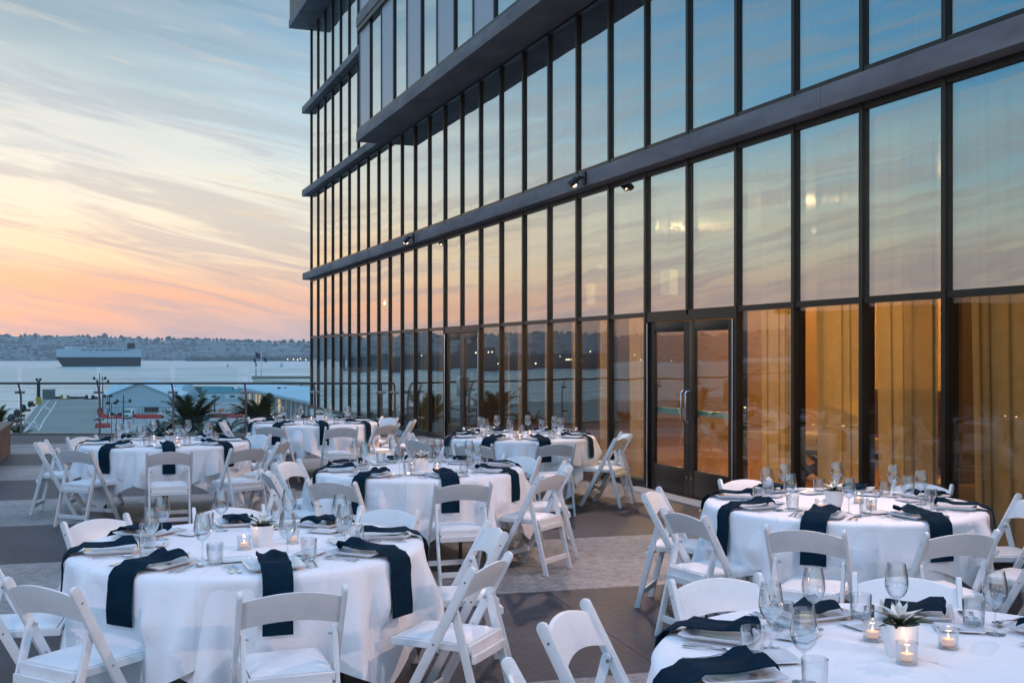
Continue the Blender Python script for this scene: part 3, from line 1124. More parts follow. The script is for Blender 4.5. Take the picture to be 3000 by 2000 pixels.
link('deck', MB().box(-4, 4, -0.5, 3, 0.3, 0.6).mesh('deck', m_conc), sh)
q = deckP(604, 1230)
pt = thing('portable_toilet', 'teal portable toilet with white rounded roof by the barriers', 'toilet', (q.x, q.y, DECK))
link('cabin', MB().box(-0.6, 0.6, -0.6, 0.6, 0, 1.15).mesh('cabin', mat('teal_plastic', (0.02, 0.26, 0.32), 0.4), 0.03), pt)
link('roof', MB().ellipsoid((0, 0, 1.15), 0.66, 0.66, 0.25, 12, 6).mesh('roof', m_white, smooth=True), pt)
link('door', MB().box(-0.4, 0.4, -0.64, -0.605, 0.05, 1.1).mesh('door', mat('teal_light', (0.03, 0.32, 0.38), 0.4)), pt)
for px, py, lab in ((653, 1201, 'red stop sign on the lot beside an orange board'), (703, 1192, 'small red stop sign near the second palm')):
    q = deckP(px, py + 18)
    st_ = thing('stop_sign', lab, 'sign', (q.x, q.y, DECK))
    h = EYE - (py - 1035) / 3300.0 * q.y - DECK
    link('pole', MB().tube([(0, 0, 0), (0, 0, h)], 0.05, 5).mesh('pole', m_conc), st_)
    d_ = MB().tube([(0, -0.12, h), (0, -0.08, h)], 0.40, 8)
    link('disc', d_.mesh('disc', m_red), st_)
    link('white_band', MB().box(-0.3, 0.3, -0.14, -0.125, h - 0.08, h + 0.08).mesh('white_band', m_sign), st_)
q = deckP(644, 1219)
ob = thing('notice_board', 'orange notice board left of the red stop sign', 'sign', (q.x, q.y, DECK))
link('board', MB().box(-0.4, 0.4, 0, 0.05, 0.95, 1.7).mesh('board', mat('orange_paint', (0.62, 0.20, 0.05), 0.5)), ob)
link('post', MB().box(-0.04, 0.04, 0.05, 0.1, 0, 1.7).mesh('post', m_black), ob)

# ---- long pier building at right with pale blue roof
m_roofb = mat('pale_blue_roof', (0.34, 0.52, 0.60), 0.6, var=0.05, vscale=0.1)
m_wallc = mat('cream_wall', (0.46, 0.42, 0.33), 0.8, var=0.1, vscale=0.3)


def z_at(py, Y):
    return EYE - (py - 1035) / 3300.0 * Y


pb = thing('pier_building', 'long low cream building with broad pale blue roof on the right', 'building', (0, 0, 0))
# roof corners from the photograph, at real distances (front eave recedes to the left)
Yl, Yr = 330.0, 175.0
zr = z_at(1146, 300)
e0, e1 = P(694, 290, z=-7.0), P(960, 165, z=-7.0)
zz = z_at(1137, 290)
e0 = P(694, 290, z=zz)
e1 = P(960, 290 * (1137 - 1035) / (1196 - 1035), z=zz)
t0 = P(735, 330, z=z_at(1126, 330))
t1 = P(980, 230, z=z_at(1152, 230) + 0.6)
roof = MB().add([e0, e1, t1, t0, e0 + Vector((0, 0, 0.5)), e1 + Vector((0, 0, 0.5)), t1 + Vector((0, 0, 0.5)), t0 + Vector((0, 0, 0.5))],
                [(3, 2, 1, 0), (4, 5, 6, 7), (0, 1, 5, 4), (1, 2, 6, 5), (2, 3, 7, 6), (3, 0, 4, 7)])
link('roof', roof.mesh('roof', m_roofb), pb)
d_ = (e1 - e0)
Lb = d_.length
dn = d_.normalized()
inw = Vector((-dn.y, dn.x, 0)).normalized()
if inw.y < 0:
    inw = -inw
w0, w1 = e0 + dn * 4 + inw * 2.5, e1 + inw * 2.5
wall_mid = Vector(((w0.x + w1.x) / 2, (w0.y + w1.y) / 2, 0))
link('wall', MB().add([(w0.x, w0.y, DECK), (w1.x, w1.y, DECK), (w1.x, w1.y, zz), (w0.x, w0.y, zz), (w0.x + inw.x * 3, w0.y + inw.y * 3, DECK), (w1.x + inw.x * 3, w1.y + inw.y * 3, DECK), (w1.x + inw.x * 3, w1.y + inw.y * 3, zz), (w0.x + inw.x * 3, w0.y + inw.y * 3, zz)],
     [(0, 1, 2, 3), (4, 7, 6, 5), (0, 4, 5, 1), (3, 2, 6, 7), (0, 3, 7, 4), (1, 5, 6, 2)]).mesh('wall', m_wallc), pb)
nb = 20
m_warmwin = mat('lit_window', (0.4, 0.3, 0.2), 0.3, emit=(1.0, 0.62, 0.25), estr=0.55)
m_dwin = mat('dim_window', (0.10, 0.13, 0.15), 0.2, spec=0.7)
for k in range(nb):
    f0 = (k + 0.15) / nb
    f1 = (k + 0.85) / nb
    a_ = w0.lerp(w1, f0) - inw * 0.06
    b_ = w0.lerp(w1, f1) - inw * 0.06
    wn = link('window', MB().add([(a_.x, a_.y, DECK + 0.5), (b_.x, b_.y, DECK + 0.5), (b_.x, b_.y, zz - 0.9), (a_.x, a_.y, zz - 0.9)], [(0, 1, 2, 3)]).mesh('window', m_warmwin if k < 9 and k % 3 != 1 else m_dwin), pb)
    c_ = w0.lerp(w1, k / nb) - inw * 1.8
    link('column', MB().box(c_.x - 0.16, c_.x + 0.16, c_.y - 0.16, c_.y + 0.16, DECK, zz).mesh('column', m_white), pb)
# rear parapet wing
pw = thing('pier_hall', 'pale flat roofed pier hall with a grey parapet behind the blue roof', 'building', (0, 0, 0))
g0, g1, g2 = P(741, 420, z=z_at(1110, 420)), P(800, 350, z=z_at(1121, 350)), P(1000, 300, z=z_at(1142, 300))
h0 = P(741, 420, 0)
link('wall', MB().add([(g0.x, g0.y, DECK), (g2.x, g2.y, DECK), (g2.x, g2.y, z_at(1124, g2.y)), (g0.x, g0.y, g0.z), (g0.x + 40, g0.y + 10, DECK), (g2.x + 10, g2.y + 20, DECK), (g2.x + 10, g2.y + 20, z_at(1124, g2.y)), (g0.x + 40, g0.y + 10, g0.z)],
     [(0, 1, 2, 3), (4, 7, 6, 5), (3, 2, 6, 7), (0, 3, 7, 4), (1, 5, 6, 2)]).mesh('wall', mat('hall_wall', (0.48, 0.48, 0.42), 0.8)), pw)
link('parapet', MB().box(P(741, 430, 0).x, P(1000, 430, 0).x, 428, 431, z_at(1110, 430), z_at(1101.5, 430)).mesh('parapet', mat('grey_green', (0.2, 0.2, 0.2))), pw)
for k in range(5):
    x = P(806 + k * 38, 330, 0).x
    link('vent', MB().box(x - 0.4, x + 0.4, 330, 331, z_at(1136, 330), z_at(1127, 330)).mesh('vent', mat('grey_green', (0.2, 0.2, 0.2))), pw)

# flagpoles
q = P(765, 430, z_at(1101, 430))
fp = thing('flagpole', 'white flagpole with yardarm and small flags on the pier hall', 'flagpole', (q.x, q.y, q.z))
H = z_at(1026, 430) - q.z
link('pole', MB().tube([(0, 0, 0), (0, 0, H)], [0.22, 0.10], 8).mesh('pole', m_white), fp)
link('yardarm', MB().tube([(-1.2, 0, H * 0.8), (1.0, 0, H * 0.79)], 0.08, 5).mesh('yardarm', m_white), fp)


def flag(cx, z, w, h, cols, parent):
    fl = link('flag', MB().grid(8, 3, lambda i, j: (cx + i * w / 7, 0.25 * sin(i * 1.1), z - j * h / 2 - 0.12 * i)).mesh('flag', cols), parent)
    return fl


m_flag = mat('flag_red_blue', (0.10, 0.04, 0.06), 0.7, col2=(0.04, 0.05, 0.12), var=0.2, vscale=1.5)
flag(-2.2, H - 0.6, 2.1, 2.0, m_flag, fp)
flag(-2.9, H * 0.74, 0.9, 1.6, mat('flag_dark', (0.03, 0.05, 0.08), 0.7), fp)
flag(0.9, H * 0.76, 1.2, 1.6, mat('flag_dark', (0.03, 0.05, 0.08), 0.7), fp)
link('halyard', MB().tube([(0.1, 0, H), (0.9, 0, H * 0.79), (0.2, 0, 0.5)], 0.03, 4).mesh('halyard', m_conc), fp)
q = P(750, 430, z_at(1107, 430))
lp_ = thing('light_mast', 'dark mast with a lamp left of the flagpole', 'mast', (q.x, q.y, q.z))
H2 = z_at(1061, 430) - q.z
link('pole', MB().tube([(0, 0, 0), (0, 0, H2)], [0.2, 0.1], 7).mesh('pole', m_black), lp_)
link('lamp', MB().ellipsoid((0, 0, H2 * 0.86), 0.35, 0.35, 0.6, 8, 5).mesh('lamp', m_black), lp_)

# shore wall and harbour things that show only as reflections, out to the left
m_navy = mat('navy_grey', (0.055, 0.07, 0.085), 0.6, var=0.15, vscale=0.05)
ns_ = thing('naval_ship', 'long dark grey naval ship moored across the water, mirrored in the glass', 'ship', (-800, 960, SEA), R(28))
link('hull', MB().prism([(-9, 0), (9, 0), (14, 15), (14, 17), (-14, 17), (-14, 15)], -150, 150).mesh('hull', m_navy), ns_)
link('island', MB().box(-15, 22, -4, 8, 17, 27).box(-4, 12, -3, 6, 27, 32).mesh('island', m_navy), ns_)
link('mast', MB().tube([(4, 0, 32), (4, 0, 52)], [1.2, 0.4], 6).tube([(-3, 0, 42), (11, 0, 42)], 0.4, 5).tube([(0, 0, 47), (8, 0, 47)], 0.4, 5).mesh('mast', m_navy), ns_)
for k in range(9):
    link('aircraft', MB().prism([(-3, 17.3), (3, 17.3), (1, 20), (-1, 19)], -130 + k * 22 + (40 if k > 4 else 0), -120 + k * 22 + (40 if k > 4 else 0)).mesh('aircraft', m_navy), ns_)
m_shed = mat('shed_dark', (0.07, 0.075, 0.08), 0.8, var=0.3, vscale=0.05)
m_shedroof = mat('shed_roof', (0.16, 0.17, 0.18), 0.6)
ws = thing('wharf_sheds', 'row of dark gabled wharf sheds by the water, seen reflected in the glass', 'sheds', (-250, 175, DECK), R(118))
for k in range(7):
    link('shed_roof', MB().prism([(-9, 6.5), (9, 6.5), (0, 11.5)], -8 - 18, 8 - 18).mesh('shed_roof', m_shedroof), ws, (k * 19 - 60, 0, 0), 0)
    link('shed_wall', MB().box(-26, -10, -8.5, 8.5, -3, 6.4).mesh('shed_wall', m_shed), ws, (k * 19 - 60, 0, 0), 0)
tag(link('quay', MB().box(-340, -150, 60, 250, SEA - 1, DECK).mesh('quay', m_deckc)), kind='structure')

m_hl = mat('harbour_light', (1, 0.8, 0.5), 0.5, emit=(1.0, 0.78, 0.45), estr=7)
hl = MB()
rnd = random.Random(11)
for k in range(18):
    az = R(-36 - 20 * k / 26 + rnd.uniform(-0.4, 0.4))
    D = rnd.uniform(880, 940)
    hl.ellipsoid((D * sin(az), D * cos(az), rnd.uniform(-8, 4)), 0.6, 0.6, 0.6, 6, 4)
for px, py in ((170, 1046), (843, 1052), (872, 1053), (896, 1054), (880, 1051), (860, 1052)):
    q = P(px, 2700, py=py)
    hl.ellipsoid((q.x, q.y, max(q.z, SEA + 4)), 0.9, 0.9, 0.9, 6, 4)
tag(link('harbour_lights', hl.mesh('harbour_lights', m_hl)), 'tiny warm lights dotted along the far shore', kind='stuff')

# =================================================================== NEAR: building
U = Vector((-0.35790, 0.93377, 0))
NRM = Vector((-0.93377, -0.35790, 0))
ORG = Vector((3.686, 9.622, 0))
ANG = math.atan2(U.y, U.x)
bld = thing('hotel_building', 'dark framed glass walled hotel rising beside the terrace', 'building', ORG, ANG)
MOD = 1.0901
K0, K1 = -7, 26           # module range
UE = (36.1 - 9.622) / 0.93377   # u of the far corner
# local: x = along the facade (away from camera), y = outward, z up
GLY = -0.036              # glass plane


def uk(k):
    return k * MOD


Z_T0, Z_T1 = 2.235, 2.295
FLOORS = [(Z_T1, 4.06), (4.46, 6.78), (7.14, 9.46), (9.82, 12.14)]
doors = [(3, 5), (11, 13)]


def in_door(k):
    return any(a <= k < b for a, b in doors)


pane_cache = {}


def pane(u0, u1, z0, z1, y=GLY, m_=None, name='pane', th=0.012, parent=None):
    key = (round(u1 - u0, 3), round(z1 - z0, 3), m_.name if m_ else 'g')
    if key not in pane_cache:
        pane_cache[key] = MB().box(0, u1 - u0, -th, 0, 0, z1 - z0).mesh(name, m_ or m_pane)
    o = link(name, pane_cache[key], parent or bld, (u0, y, z0))
    return o


def bar(u0, u1, y0, y1, z0, z1, m_=m_mull, name='mullion', parent=None, bevel=0.0):
    return link(name, MB().box(u0, u1, y0, y1, z0, z1).mesh(name, m_, bevel), parent or bld)


MW = 0.052
klast = int(UE / MOD)
ks = list(range(K0, klast + 1))
# ---- ground floor (two tiers)
for k in ks:
    u0 = uk(k) + MW / 2
    u1 = uk(k + 1) - MW / 2
    if k == klast:
        u1 = UE - 0.02
    if not in_door(k):
        pane(u0, u1, 0.10, Z_T0, m_=m_pane_low)
        bar(u0, u1, -0.12, 0.0, 0.0, 0.10, name='sill')
    pane(u0, u1, Z_T1, 4.06)
    # head and transom pieces between mullions
    bar(u0, u1, -0.12, -0.005, Z_T0, Z_T1, name='transom')
    bar(u0, u1, -0.12, -0.005, 4.06, 4.126, name='head_rail')
for k in ks + [klast + 1]:
    u = uk(k) if k <= klast else UE
    z0 = 0.0
    if any(a < k < b for a, b in doors):
        z0 = Z_T1 + 0.001
    bar(u - MW / 2, u + MW / 2, -0.14, 0.006, z0, 4.126, name='mullion')
# ---- floor 2
for fi in (1, 2):
    za, zb = FLOORS[fi]
    for k in ks:
        u0, u1 = uk(k) + MW / 2, (uk(k + 1) - MW / 2 if k < klast else UE - 0.02)
        if fi >= 2 and u1 < (27.2 - 9.622) / 0.93377:
            continue
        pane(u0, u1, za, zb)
        bar(u0, u1, -0.12, -0.005, za - 0.115, za, name='sill')
        bar(u0, u1, -0.12, -0.005, zb, zb + 0.045, name='head_rail')
        bar(u0 - MW, u0, -0.14, 0.003, za - 0.115, zb + 0.045, name='mullion')
    bar(UE - 0.02, UE + 0.03, -0.14, 0.003, za - 0.115, zb + 0.045, name='mullion')
za, zb = FLOORS[3]
for k in ks:
    u0, u1 = uk(k) + MW / 2, (uk(k + 1) - MW / 2 if k < klast else UE - 0.02)
    if u1 < (27.2 - 9.622) / 0.93377:
        continue
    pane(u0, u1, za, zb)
    bar(u0, u1, -0.12, -0.005, za - 0.115, za, name='sill')
    bar(u0 - MW, u0, -0.14, 0.003, za - 0.115, zb, name='mullion')
# ---- fascia bands, cast in long pieces with tight joints
FO = 0.19


def fascia(z0, z1, ua, ub, out=FO):
    n = max(1, round((ub - ua) / 4.36))
    for i in range(n):
        a_ = ua + (ub - ua) * i / n
        b_ = ua + (ub - ua) * (i + 1) / n
        bar(a_ + 0.003, b_ - 0.003, -0.14, out, z0, z1, m_fascia, 'fascia_panel', bevel=0.004)


fascia(4.128, 4.343, uk(K0), UE + 0.35)
fascia(6.828, 7.03, uk(0) - 6, UE + 0.45)
fascia(9.508, 9.71, 18.2, UE + 0.45)
# ---- projecting block on floors 3 and up
BO = 0.713
BU = (27.25 - 9.622) / 0.93377   # its far end
blk = 1.046
bar(uk(K0), BU, -0.14, BO, 6.82, 7.05, m_fascia, 'block_slab', bevel=0.004)
bar(uk(K0), BU + 0.02, BO - 0.3, BO - 0.02, 7.05, 7.12, m_mull, 'block_sill')
bar(uk(K0), BU + 0.02, BO - 0.3, BO - 0.02, 9.45, 9.57, m_mull, 'block_head')
bar(uk(K0), BU, -0.14, BO + 0.0, 9.57, 9.80, m_fascia, 'block_slab', bevel=0.004)
bar(uk(K0), BU + 0.02, BO - 0.3, BO - 0.02, 9.80, 9.86, m_mull, 'block_sill')
bar(uk(K0), BU, -0.14, BO, 12.20, 12.60, m_fascia, 'block_slab')
nbk = int((BU - uk(-2)) / blk)
for i in range(nbk):
    ub_ = BU - i * blk
    ua_ = ub_ - blk
    for (za, zb) in ((7.12, 9.45), (9.86, 12.2)):
        if i % 2 == 0:
            pane(ua_ + 0.03, ub_ - 0.03, za, zb, BO - 0.09, m_greypanel, 'grey_panel', 0.03)
        else:
            pane(ua_ + 0.03, ub_ - 0.03, za, zb, BO - 0.11)
        bar(ub_ - 0.03, ub_ + 0.03, BO - 0.20, BO - 0.075, za, zb, name='mullion')
bar(BU - 0.02, BU, -0.1, BO - 0.2, 7.05, 12.2, m_greypanel, 'end_wall')
# ---- top-left projecting storey
TO = 0.64
bar(UE - 7, UE + 0.3, -0.14, TO, 12.18, 12.42, m_fascia, 'top_slab', bevel=0.004)
bar(UE - 7, UE + 0.3, TO - 0.2, TO - 0.03, 12.42, 15.0, m_mull, 'top_wall')
bar(BU - 1, UE - 7, -0.14, TO, 12.18, 12.42, m_fascia, 'top_slab')
# dark back-up body so that nothing shows from behind
bar(uk(K0), UE, -6.4, -6.2, -1, 12.1, m_fascia, 'rear_wall')
bar(UE - 0.02, UE, -6.2, -0.14, -13, 12.1, m_pane, 'end_glazing')
# white base wall beyond the terrace edge
bar(17.4, UE, -0.3, 0.012, -13.2, -0.003, m_white, 'base_wall')


# ---- doors
def door_set(ka, kb, which):
    u0, u1 = uk(ka) + MW / 2, uk(kb) - MW / 2
    bar(u0, u1, -0.12, -0.004, 2.165, Z_T0, name='door_head')
    bar(u0, u0 + 0.045, -0.12, -0.004, 0.0, 2.165, name='door_jamb')
    bar(u1 - 0.045, u1, -0.12, -0.004, 0.0, 2.165, name='door_jamb')
    ua, ub = u0 + 0.05, u1 - 0.05
    mid = (ua + ub) / 2
    for a_, b_, s_ in ((ua, mid - 0.004, 1), (mid + 0.004, ub, -1)):
        leaf = bar(a_, a_ + 0.125, -0.075, -0.03, 0.02, 2.155, name='door')
        # stiles and rails as one frame
        fr = MB().box(b_ - 0.125, b_, -0.075, -0.03, 0.02, 2.155).box(a_ + 0.125, b_ - 0.125, -0.075, -0.03, 2.03, 2.155).box(a_ + 0.125, b_ - 0.125, -0.075, -0.03, 0.02, 0.35)
        link('frame', fr.mesh('frame', m_mull, 0.003), leaf)
        pane(a_ + 0.125, b_ - 0.125, 0.35, 2.03, -0.05, m_pane_low, parent=leaf)
        link('panic_bar', MB().box(a_ + 0.06, b_ - 0.06, -0.13, -0.09, 1.0, 1.07).mesh('panic_bar', mat('bar_green', (0.20, 0.42, 0.36), 0.3, 0.4)), leaf)
        ux = b_ - 0.05 if s_ > 0 else a_ + 0.05
        hz0, hz1 = 0.93, 1.30
        hp = [(ux, -0.03, hz0), (ux, 0.03, hz0), (ux, 0.05, hz0 + 0.02), (ux, 0.05, hz1 - 0.02), (ux, 0.03, hz1), (ux, -0.03, hz1)]
        link('handle', MB().tube(hp, 0.0135, 10).mesh('handle', m_steel, smooth=True), leaf)
        hx = a_ - 0.012 if s_ > 0 else b_ + 0.012
        link('hinge', MB().tube([(hx, 0.004, 0.03), (hx, 0.004, 2.15)], 0.011, 8).mesh('hinge', m_steel), leaf)
        link('lock_plate', MB().box(ux - 0.012, ux + 0.012, -0.03, -0.026, 0.23, 0.26).mesh('lock_plate', m_steel), leaf)
    # pale threshold
    bar(u0 - 0.3, u1 + 0.2, 0.004, 0.28, -0.05, 0.012, mat('threshold_stone', (0.5, 0.48, 0.44), 0.6, bump=0.05), 'threshold')


door_set(3, 5, 'near')
door_set(11, 13, 'far')

# ---- rooms behind the glass
m_amber = mat('amber_wall', (0.17, 0.10, 0.042), 0.7, var=0.12, vscale=0.7)
m_ceil = mat('room_ceiling', (0.45, 0.38, 0.28), 0.9)


def wood_mat():
    m = bpy.data.materials.new('oak_boards')
    m.use_nodes = True
    nt = m.node_tree
    b = nt.nodes['Principled BSDF']
    b.inputs['Roughness'].default_value = 0.28
    t = N(nt, 'ShaderNodeTexCoord')
    br_ = N(nt, 'ShaderNodeTexBrick')
    br_.offset = 0.37
    br_.inputs['Scale'].default_value = 1.0
    br_.inputs['Brick Width'].default_value = 1.3
    br_.inputs['Row Height'].default_value = 0.055
    br_.inputs['Mortar Size'].default_value = 0.002
    br_.inputs['Color1'].default_value = (0.30, 0.14, 0.045, 1)
    br_.inputs['Color2'].default_value = (0.16, 0.065, 0.02, 1)
    br_.inputs['Mortar'].default_value = (0.05, 0.02, 0.01, 1)
    nt.links.new(t.outputs['Object'], br_.inputs['Vector'])
    nt.links.new(br_.outputs[0], b.inputs['Base Color'])
    return m


m_oak = wood_mat()
link('room_floor', MB().box(uk(K0), UE - 0.05, -6.2, -0.145, -0.1, 0.0).mesh('room_floor', m_oak), bld)
link('room_wall', MB().box(uk(K0), UE - 0.05, -6.15, -6.0, 0.001, 4.0).mesh('room_wall', mat('amber_back_wall', (0.42, 0.25, 0.09), 0.7, var=0.15, vscale=0.6)), bld)
link('room_ceiling', MB().box(uk(K0), UE - 0.05, -6.0, -0.145, 4.0, 4.12).mesh('room_ceiling', m_ceil), bld)
link('room_wall', MB().box(uk(1) + 0.2, uk(1) + 0.45, -6.0, -1.4, 0.001, 3.99).mesh('room_wall', m_amber), bld)
link('room_wall', MB().box(uk(18), uk(18) + 0.2, -6.0, -0.3, 0.001, 3.99).mesh('room_wall', mat('dark_wall', (0.06, 0.05, 0.05), 0.8)), bld)
for fi in (1, 2, 3):
    za, zb = FLOORS[fi]
    link('room_floor', MB().box(uk(K0), UE - 0.05, -6.2, -0.145, za - 0.32, za - 0.12).mesh('room_floor', mat('dark_carpet', (0.03, 0.03, 0.035), 0.9)), bld)
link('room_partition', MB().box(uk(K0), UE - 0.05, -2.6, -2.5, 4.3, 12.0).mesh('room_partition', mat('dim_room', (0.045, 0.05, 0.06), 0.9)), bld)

# room furniture seen through the doors
def LB(u, y, z=0):
    return ORG + U * u + NRM * y + Vector((0, 0, z))


q = LB(uk(6.8), -4.6)
sf = thing('yellow_sofa', 'low sofa with a bright yellow cushion inside the lit room', 'sofa', q, ANG)
m_sofa = mat('olive_fabric', (0.30, 0.20, 0.04), 0.8)
link('seat', MB().box(-1.0, 1.0, -0.4, 0.4, 0.22, 0.45).mesh('seat', m_sofa, 0.03), sf)
link('backrest', MB().box(-1.0, 1.0, -0.5, -0.4, 0.22, 0.85).mesh('backrest', m_sofa, 0.03), sf)
link('cushion', MB().box(-0.9, 0.3, -0.39, -0.2, 0.46, 1.0).mesh('cushion', mat('yellow_fabric', (0.75, 0.50, 0.02), 0.8), 0.05), sf)
for sx_ in (-0.9, 0.9):
    for sy_ in (-0.35, 0.35):
        link('leg', MB().box(sx_ - 0.03, sx_ + 0.03, sy_ - 0.03, sy_ + 0.03, 0, 0.22).mesh('leg', m_black), sf)
q = LB(uk(4.9), -2.6)
sc2 = thing('lounge_chair', 'dark cross legged lounge chair behind the glass doors', 'chair', q, ANG + R(35))
link('seat', MB().box(-0.3, 0.3, -0.3, 0.3, 0.38, 0.45).mesh('seat', m_black, 0.02), sc2)
link('backrest', MB().beam((-0.28, 0, 0.45), (-0.45, 0, 0.95), 0.6, 0.05, (0, 1, 0)).mesh('backrest', m_black), sc2)
for s_ in (-0.28, 0.28):
    link('leg', MB().beam((-0.32, s_, 0.0), (0.28, s_, 0.38), 0.05, 0.05).beam((0.32, s_, 0.0), (-0.28, s_, 0.38), 0.05, 0.05).mesh('leg', m_black), sc2)
q = LB(uk(5.6), -5.0)
cb = thing('sideboard', 'dark sideboard against the amber wall indoors', 'sideboard', q, ANG)
link('cabinet', MB().box(-0.7, 0.7, -0.3, 0.3, 0.1, 1.2).mesh('cabinet', mat('dark_walnut', (0.05, 0.015, 0.015), 0.5), 0.01), cb)
link('door', MB().box(-0.66, -0.02, 0.303, 0.32, 0.14, 1.16).mesh('door', mat('dark_walnut', (0.05, 0.015, 0.015), 0.5)), cb)
link('door', MB().box(0.02, 0.66, 0.303, 0.32, 0.14, 1.16).mesh('door', mat('dark_walnut', (0.05, 0.015, 0.015), 0.5)), cb)
q = LB(uk(-0.3), -1.9)
tb = thing('side_table', 'round wooden side table inside behind the rightmost curtain', 'table', q, ANG)
link('tabletop', MB().lathe([(0, 0.42), (0.42, 0.42), (0.42, 0.46), (0, 0.46)], 28).mesh('tabletop', mat('pale_oak', (0.5, 0.33, 0.14), 0.4)), tb)
link('leg', MB().tube([(0, 0, 0), (0, 0, 0.42)], 0.04, 8).mesh('leg', m_black), tb)
q = LB(uk(1.3), -1.6)
ar = thing('armchair', 'rounded amber armchair behind the sheer curtain', 'armchair', q, ANG + R(20))
m_arm = mat('amber_fabric', (0.35, 0.20, 0.06), 0.8)
link('seat', MB().box(-0.35, 0.35, -0.35, 0.35, 0.1, 0.45).mesh('seat', m_arm, 0.05), ar)
link('backrest', MB().ellipsoid((0, -0.3, 0.5), 0.42, 0.14, 0.42, 16, 10).mesh('backrest', m_arm, smooth=True), ar)
# brass wall sconces at right
for k, (du, dz, lab) in enumerate(((-0.62, 1.95, 'brass wall lamp indoors at the far right, nearer the mullion'), (-1.02, 1.97, 'brass wall lamp indoors at the far right, nearer the picture edge'))):
    q = LB(uk(0) + du, -2.3, dz)
    wl = thing('wall_lamp', lab, 'wall lamp', q, ANG)
    m_brass = mat('brass', (0.55, 0.36, 0.10), 0.3, 1.0)
    link('arm', MB().tube([(0, -0.12, 0), (0, 0, 0)], 0.012, 6).mesh('arm', m_brass), wl)
    link('globe', MB().ellipsoid((0, 0.02, 0), 0.045, 0.045, 0.045, 10, 8).mesh('globe', m_brass, smooth=True), wl)
link('room_wall', MB().box(uk(K0), uk(0.9), -2.6, -2.42, 0.001, 3.99).mesh('room_wall', m_amber), bld)
link('picture_rail', MB().box(uk(K0), uk(0.9), -2.415, -2.38, 2.20, 2.25).mesh('picture_rail', mat('pale_trim', (0.7, 0.55, 0.3), 0.6)), bld)

# hanging lantern lamps
m_lant = mat('lantern_paper', (0.9, 0.75, 0.5), 0.6, emit=(1.0, 0.72, 0.34), estr=1.1)
for u_, y_, lab in ((uk(6.4), -1.2, 'glowing square lantern hanging right of centre behind the upper panes'), (uk(9.6), -1.5, 'glowing square lantern hanging behind the panes right of the far doors'), (uk(1.6), -1.1, 'glowing lantern hanging behind the pane above the curtains')):
    q = LB(u_, y_, 2.62)
    lt = thing('hanging_lantern', lab, 'lantern', q, ANG + R(20))
    link('shade', MB().box(-0.09, 0.09, -0.09, 0.09, 0.0, 0.36).mesh('shade', m_lant), lt)
    link('rod', MB().tube([(0, 0, 0.42), (0, 0, 1.38)], 0.008, 6).mesh('rod', m_black), lt)

# room light: warm ceiling lamps
for i, u_ in enumerate((-4.0, -0.5, 2.8, 6.2, 9.8, 13.6, 17.6, 21.5, 25.5)):
    l = bpy.data.lights.new('room_lamp', 'POINT')
    l.energy = ROOM_ENERGY * (2.5 if 2 < u_ < 12 else 0.46)
    l.color = (1.0, 0.64, 0.32)
    l.shadow_soft_size = 0.05
    lo_ = bpy.data.objects.new('room_lamp', l)
    lo_.location = LB(u_, -3.2 if u_ > 1.5 else -1.5, 3.55)
    COL.objects.link(lo_)


# curtains
def sheer(name, col, fold, transp):
    m = bpy.data.materials.new(name)
    m.use_nodes = True
    nt = m.node_tree
    nt.nodes.clear()
    o = N(nt, 'ShaderNodeOutputMaterial')
    d = N(nt, 'ShaderNodeBsdfDiffuse')
    d.inputs[0].default_value = (*col, 1)
    tl = N(nt, 'ShaderNodeBsdfTranslucent')
    tl.inputs[0].default_value = (*col, 1)
    tr = N(nt, 'ShaderNodeBsdfTransparent')
    a = N(nt, 'ShaderNodeMixShader')
    a.inputs[0].default_value = 0.55
    nt.links.new(d.outputs[0], a.inputs[1])
    nt.links.new(tl.outputs[0], a.inputs[2])
    b = N(nt, 'ShaderNodeMixShader')
    t = N(nt, 'ShaderNodeTexCoord')
    sp = N(nt, 'ShaderNodeSeparateXYZ')
    nt.links.new(t.outputs['Object'], sp.inputs[0])
    wv = M(nt, 'SINE', M(nt, 'MULTIPLY', sp.outputs[2], 420.0))
    nz = noise(nt, t.outputs['Object'], 9.0, 2, 0.5)
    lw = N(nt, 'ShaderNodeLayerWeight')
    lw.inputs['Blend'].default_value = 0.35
    cc = ramp(nt, lw.outputs['Facing'], [(0.15, (*col, 1)), (0.75, tuple(c * 0.30 for c in col) + (1,))])  # pleat shading put into the colour: darker where the fold turns edge-on
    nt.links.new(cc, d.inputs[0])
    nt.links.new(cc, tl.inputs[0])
    fac = M(nt, 'ADD', M(nt, 'ADD', M(nt, 'MULTIPLY', wv, 0.10), transp), M(nt, 'MULTIPLY', M(nt, 'SUBTRACT', nz, 0.5), 0.3), clamp=True)
    nt.links.new(fac, b.inputs[0])
    nt.links.new(a.outputs[0], b.inputs[1])
    nt.links.new(tr.outputs[0], b.inputs[2])
    nt.links.new(b.outputs[0], o.inputs[0])
    return m


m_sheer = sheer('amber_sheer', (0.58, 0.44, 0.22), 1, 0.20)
m_sheer2 = sheer('grey_sheer', (0.85, 0.88, 0.90), 1, 0.10)


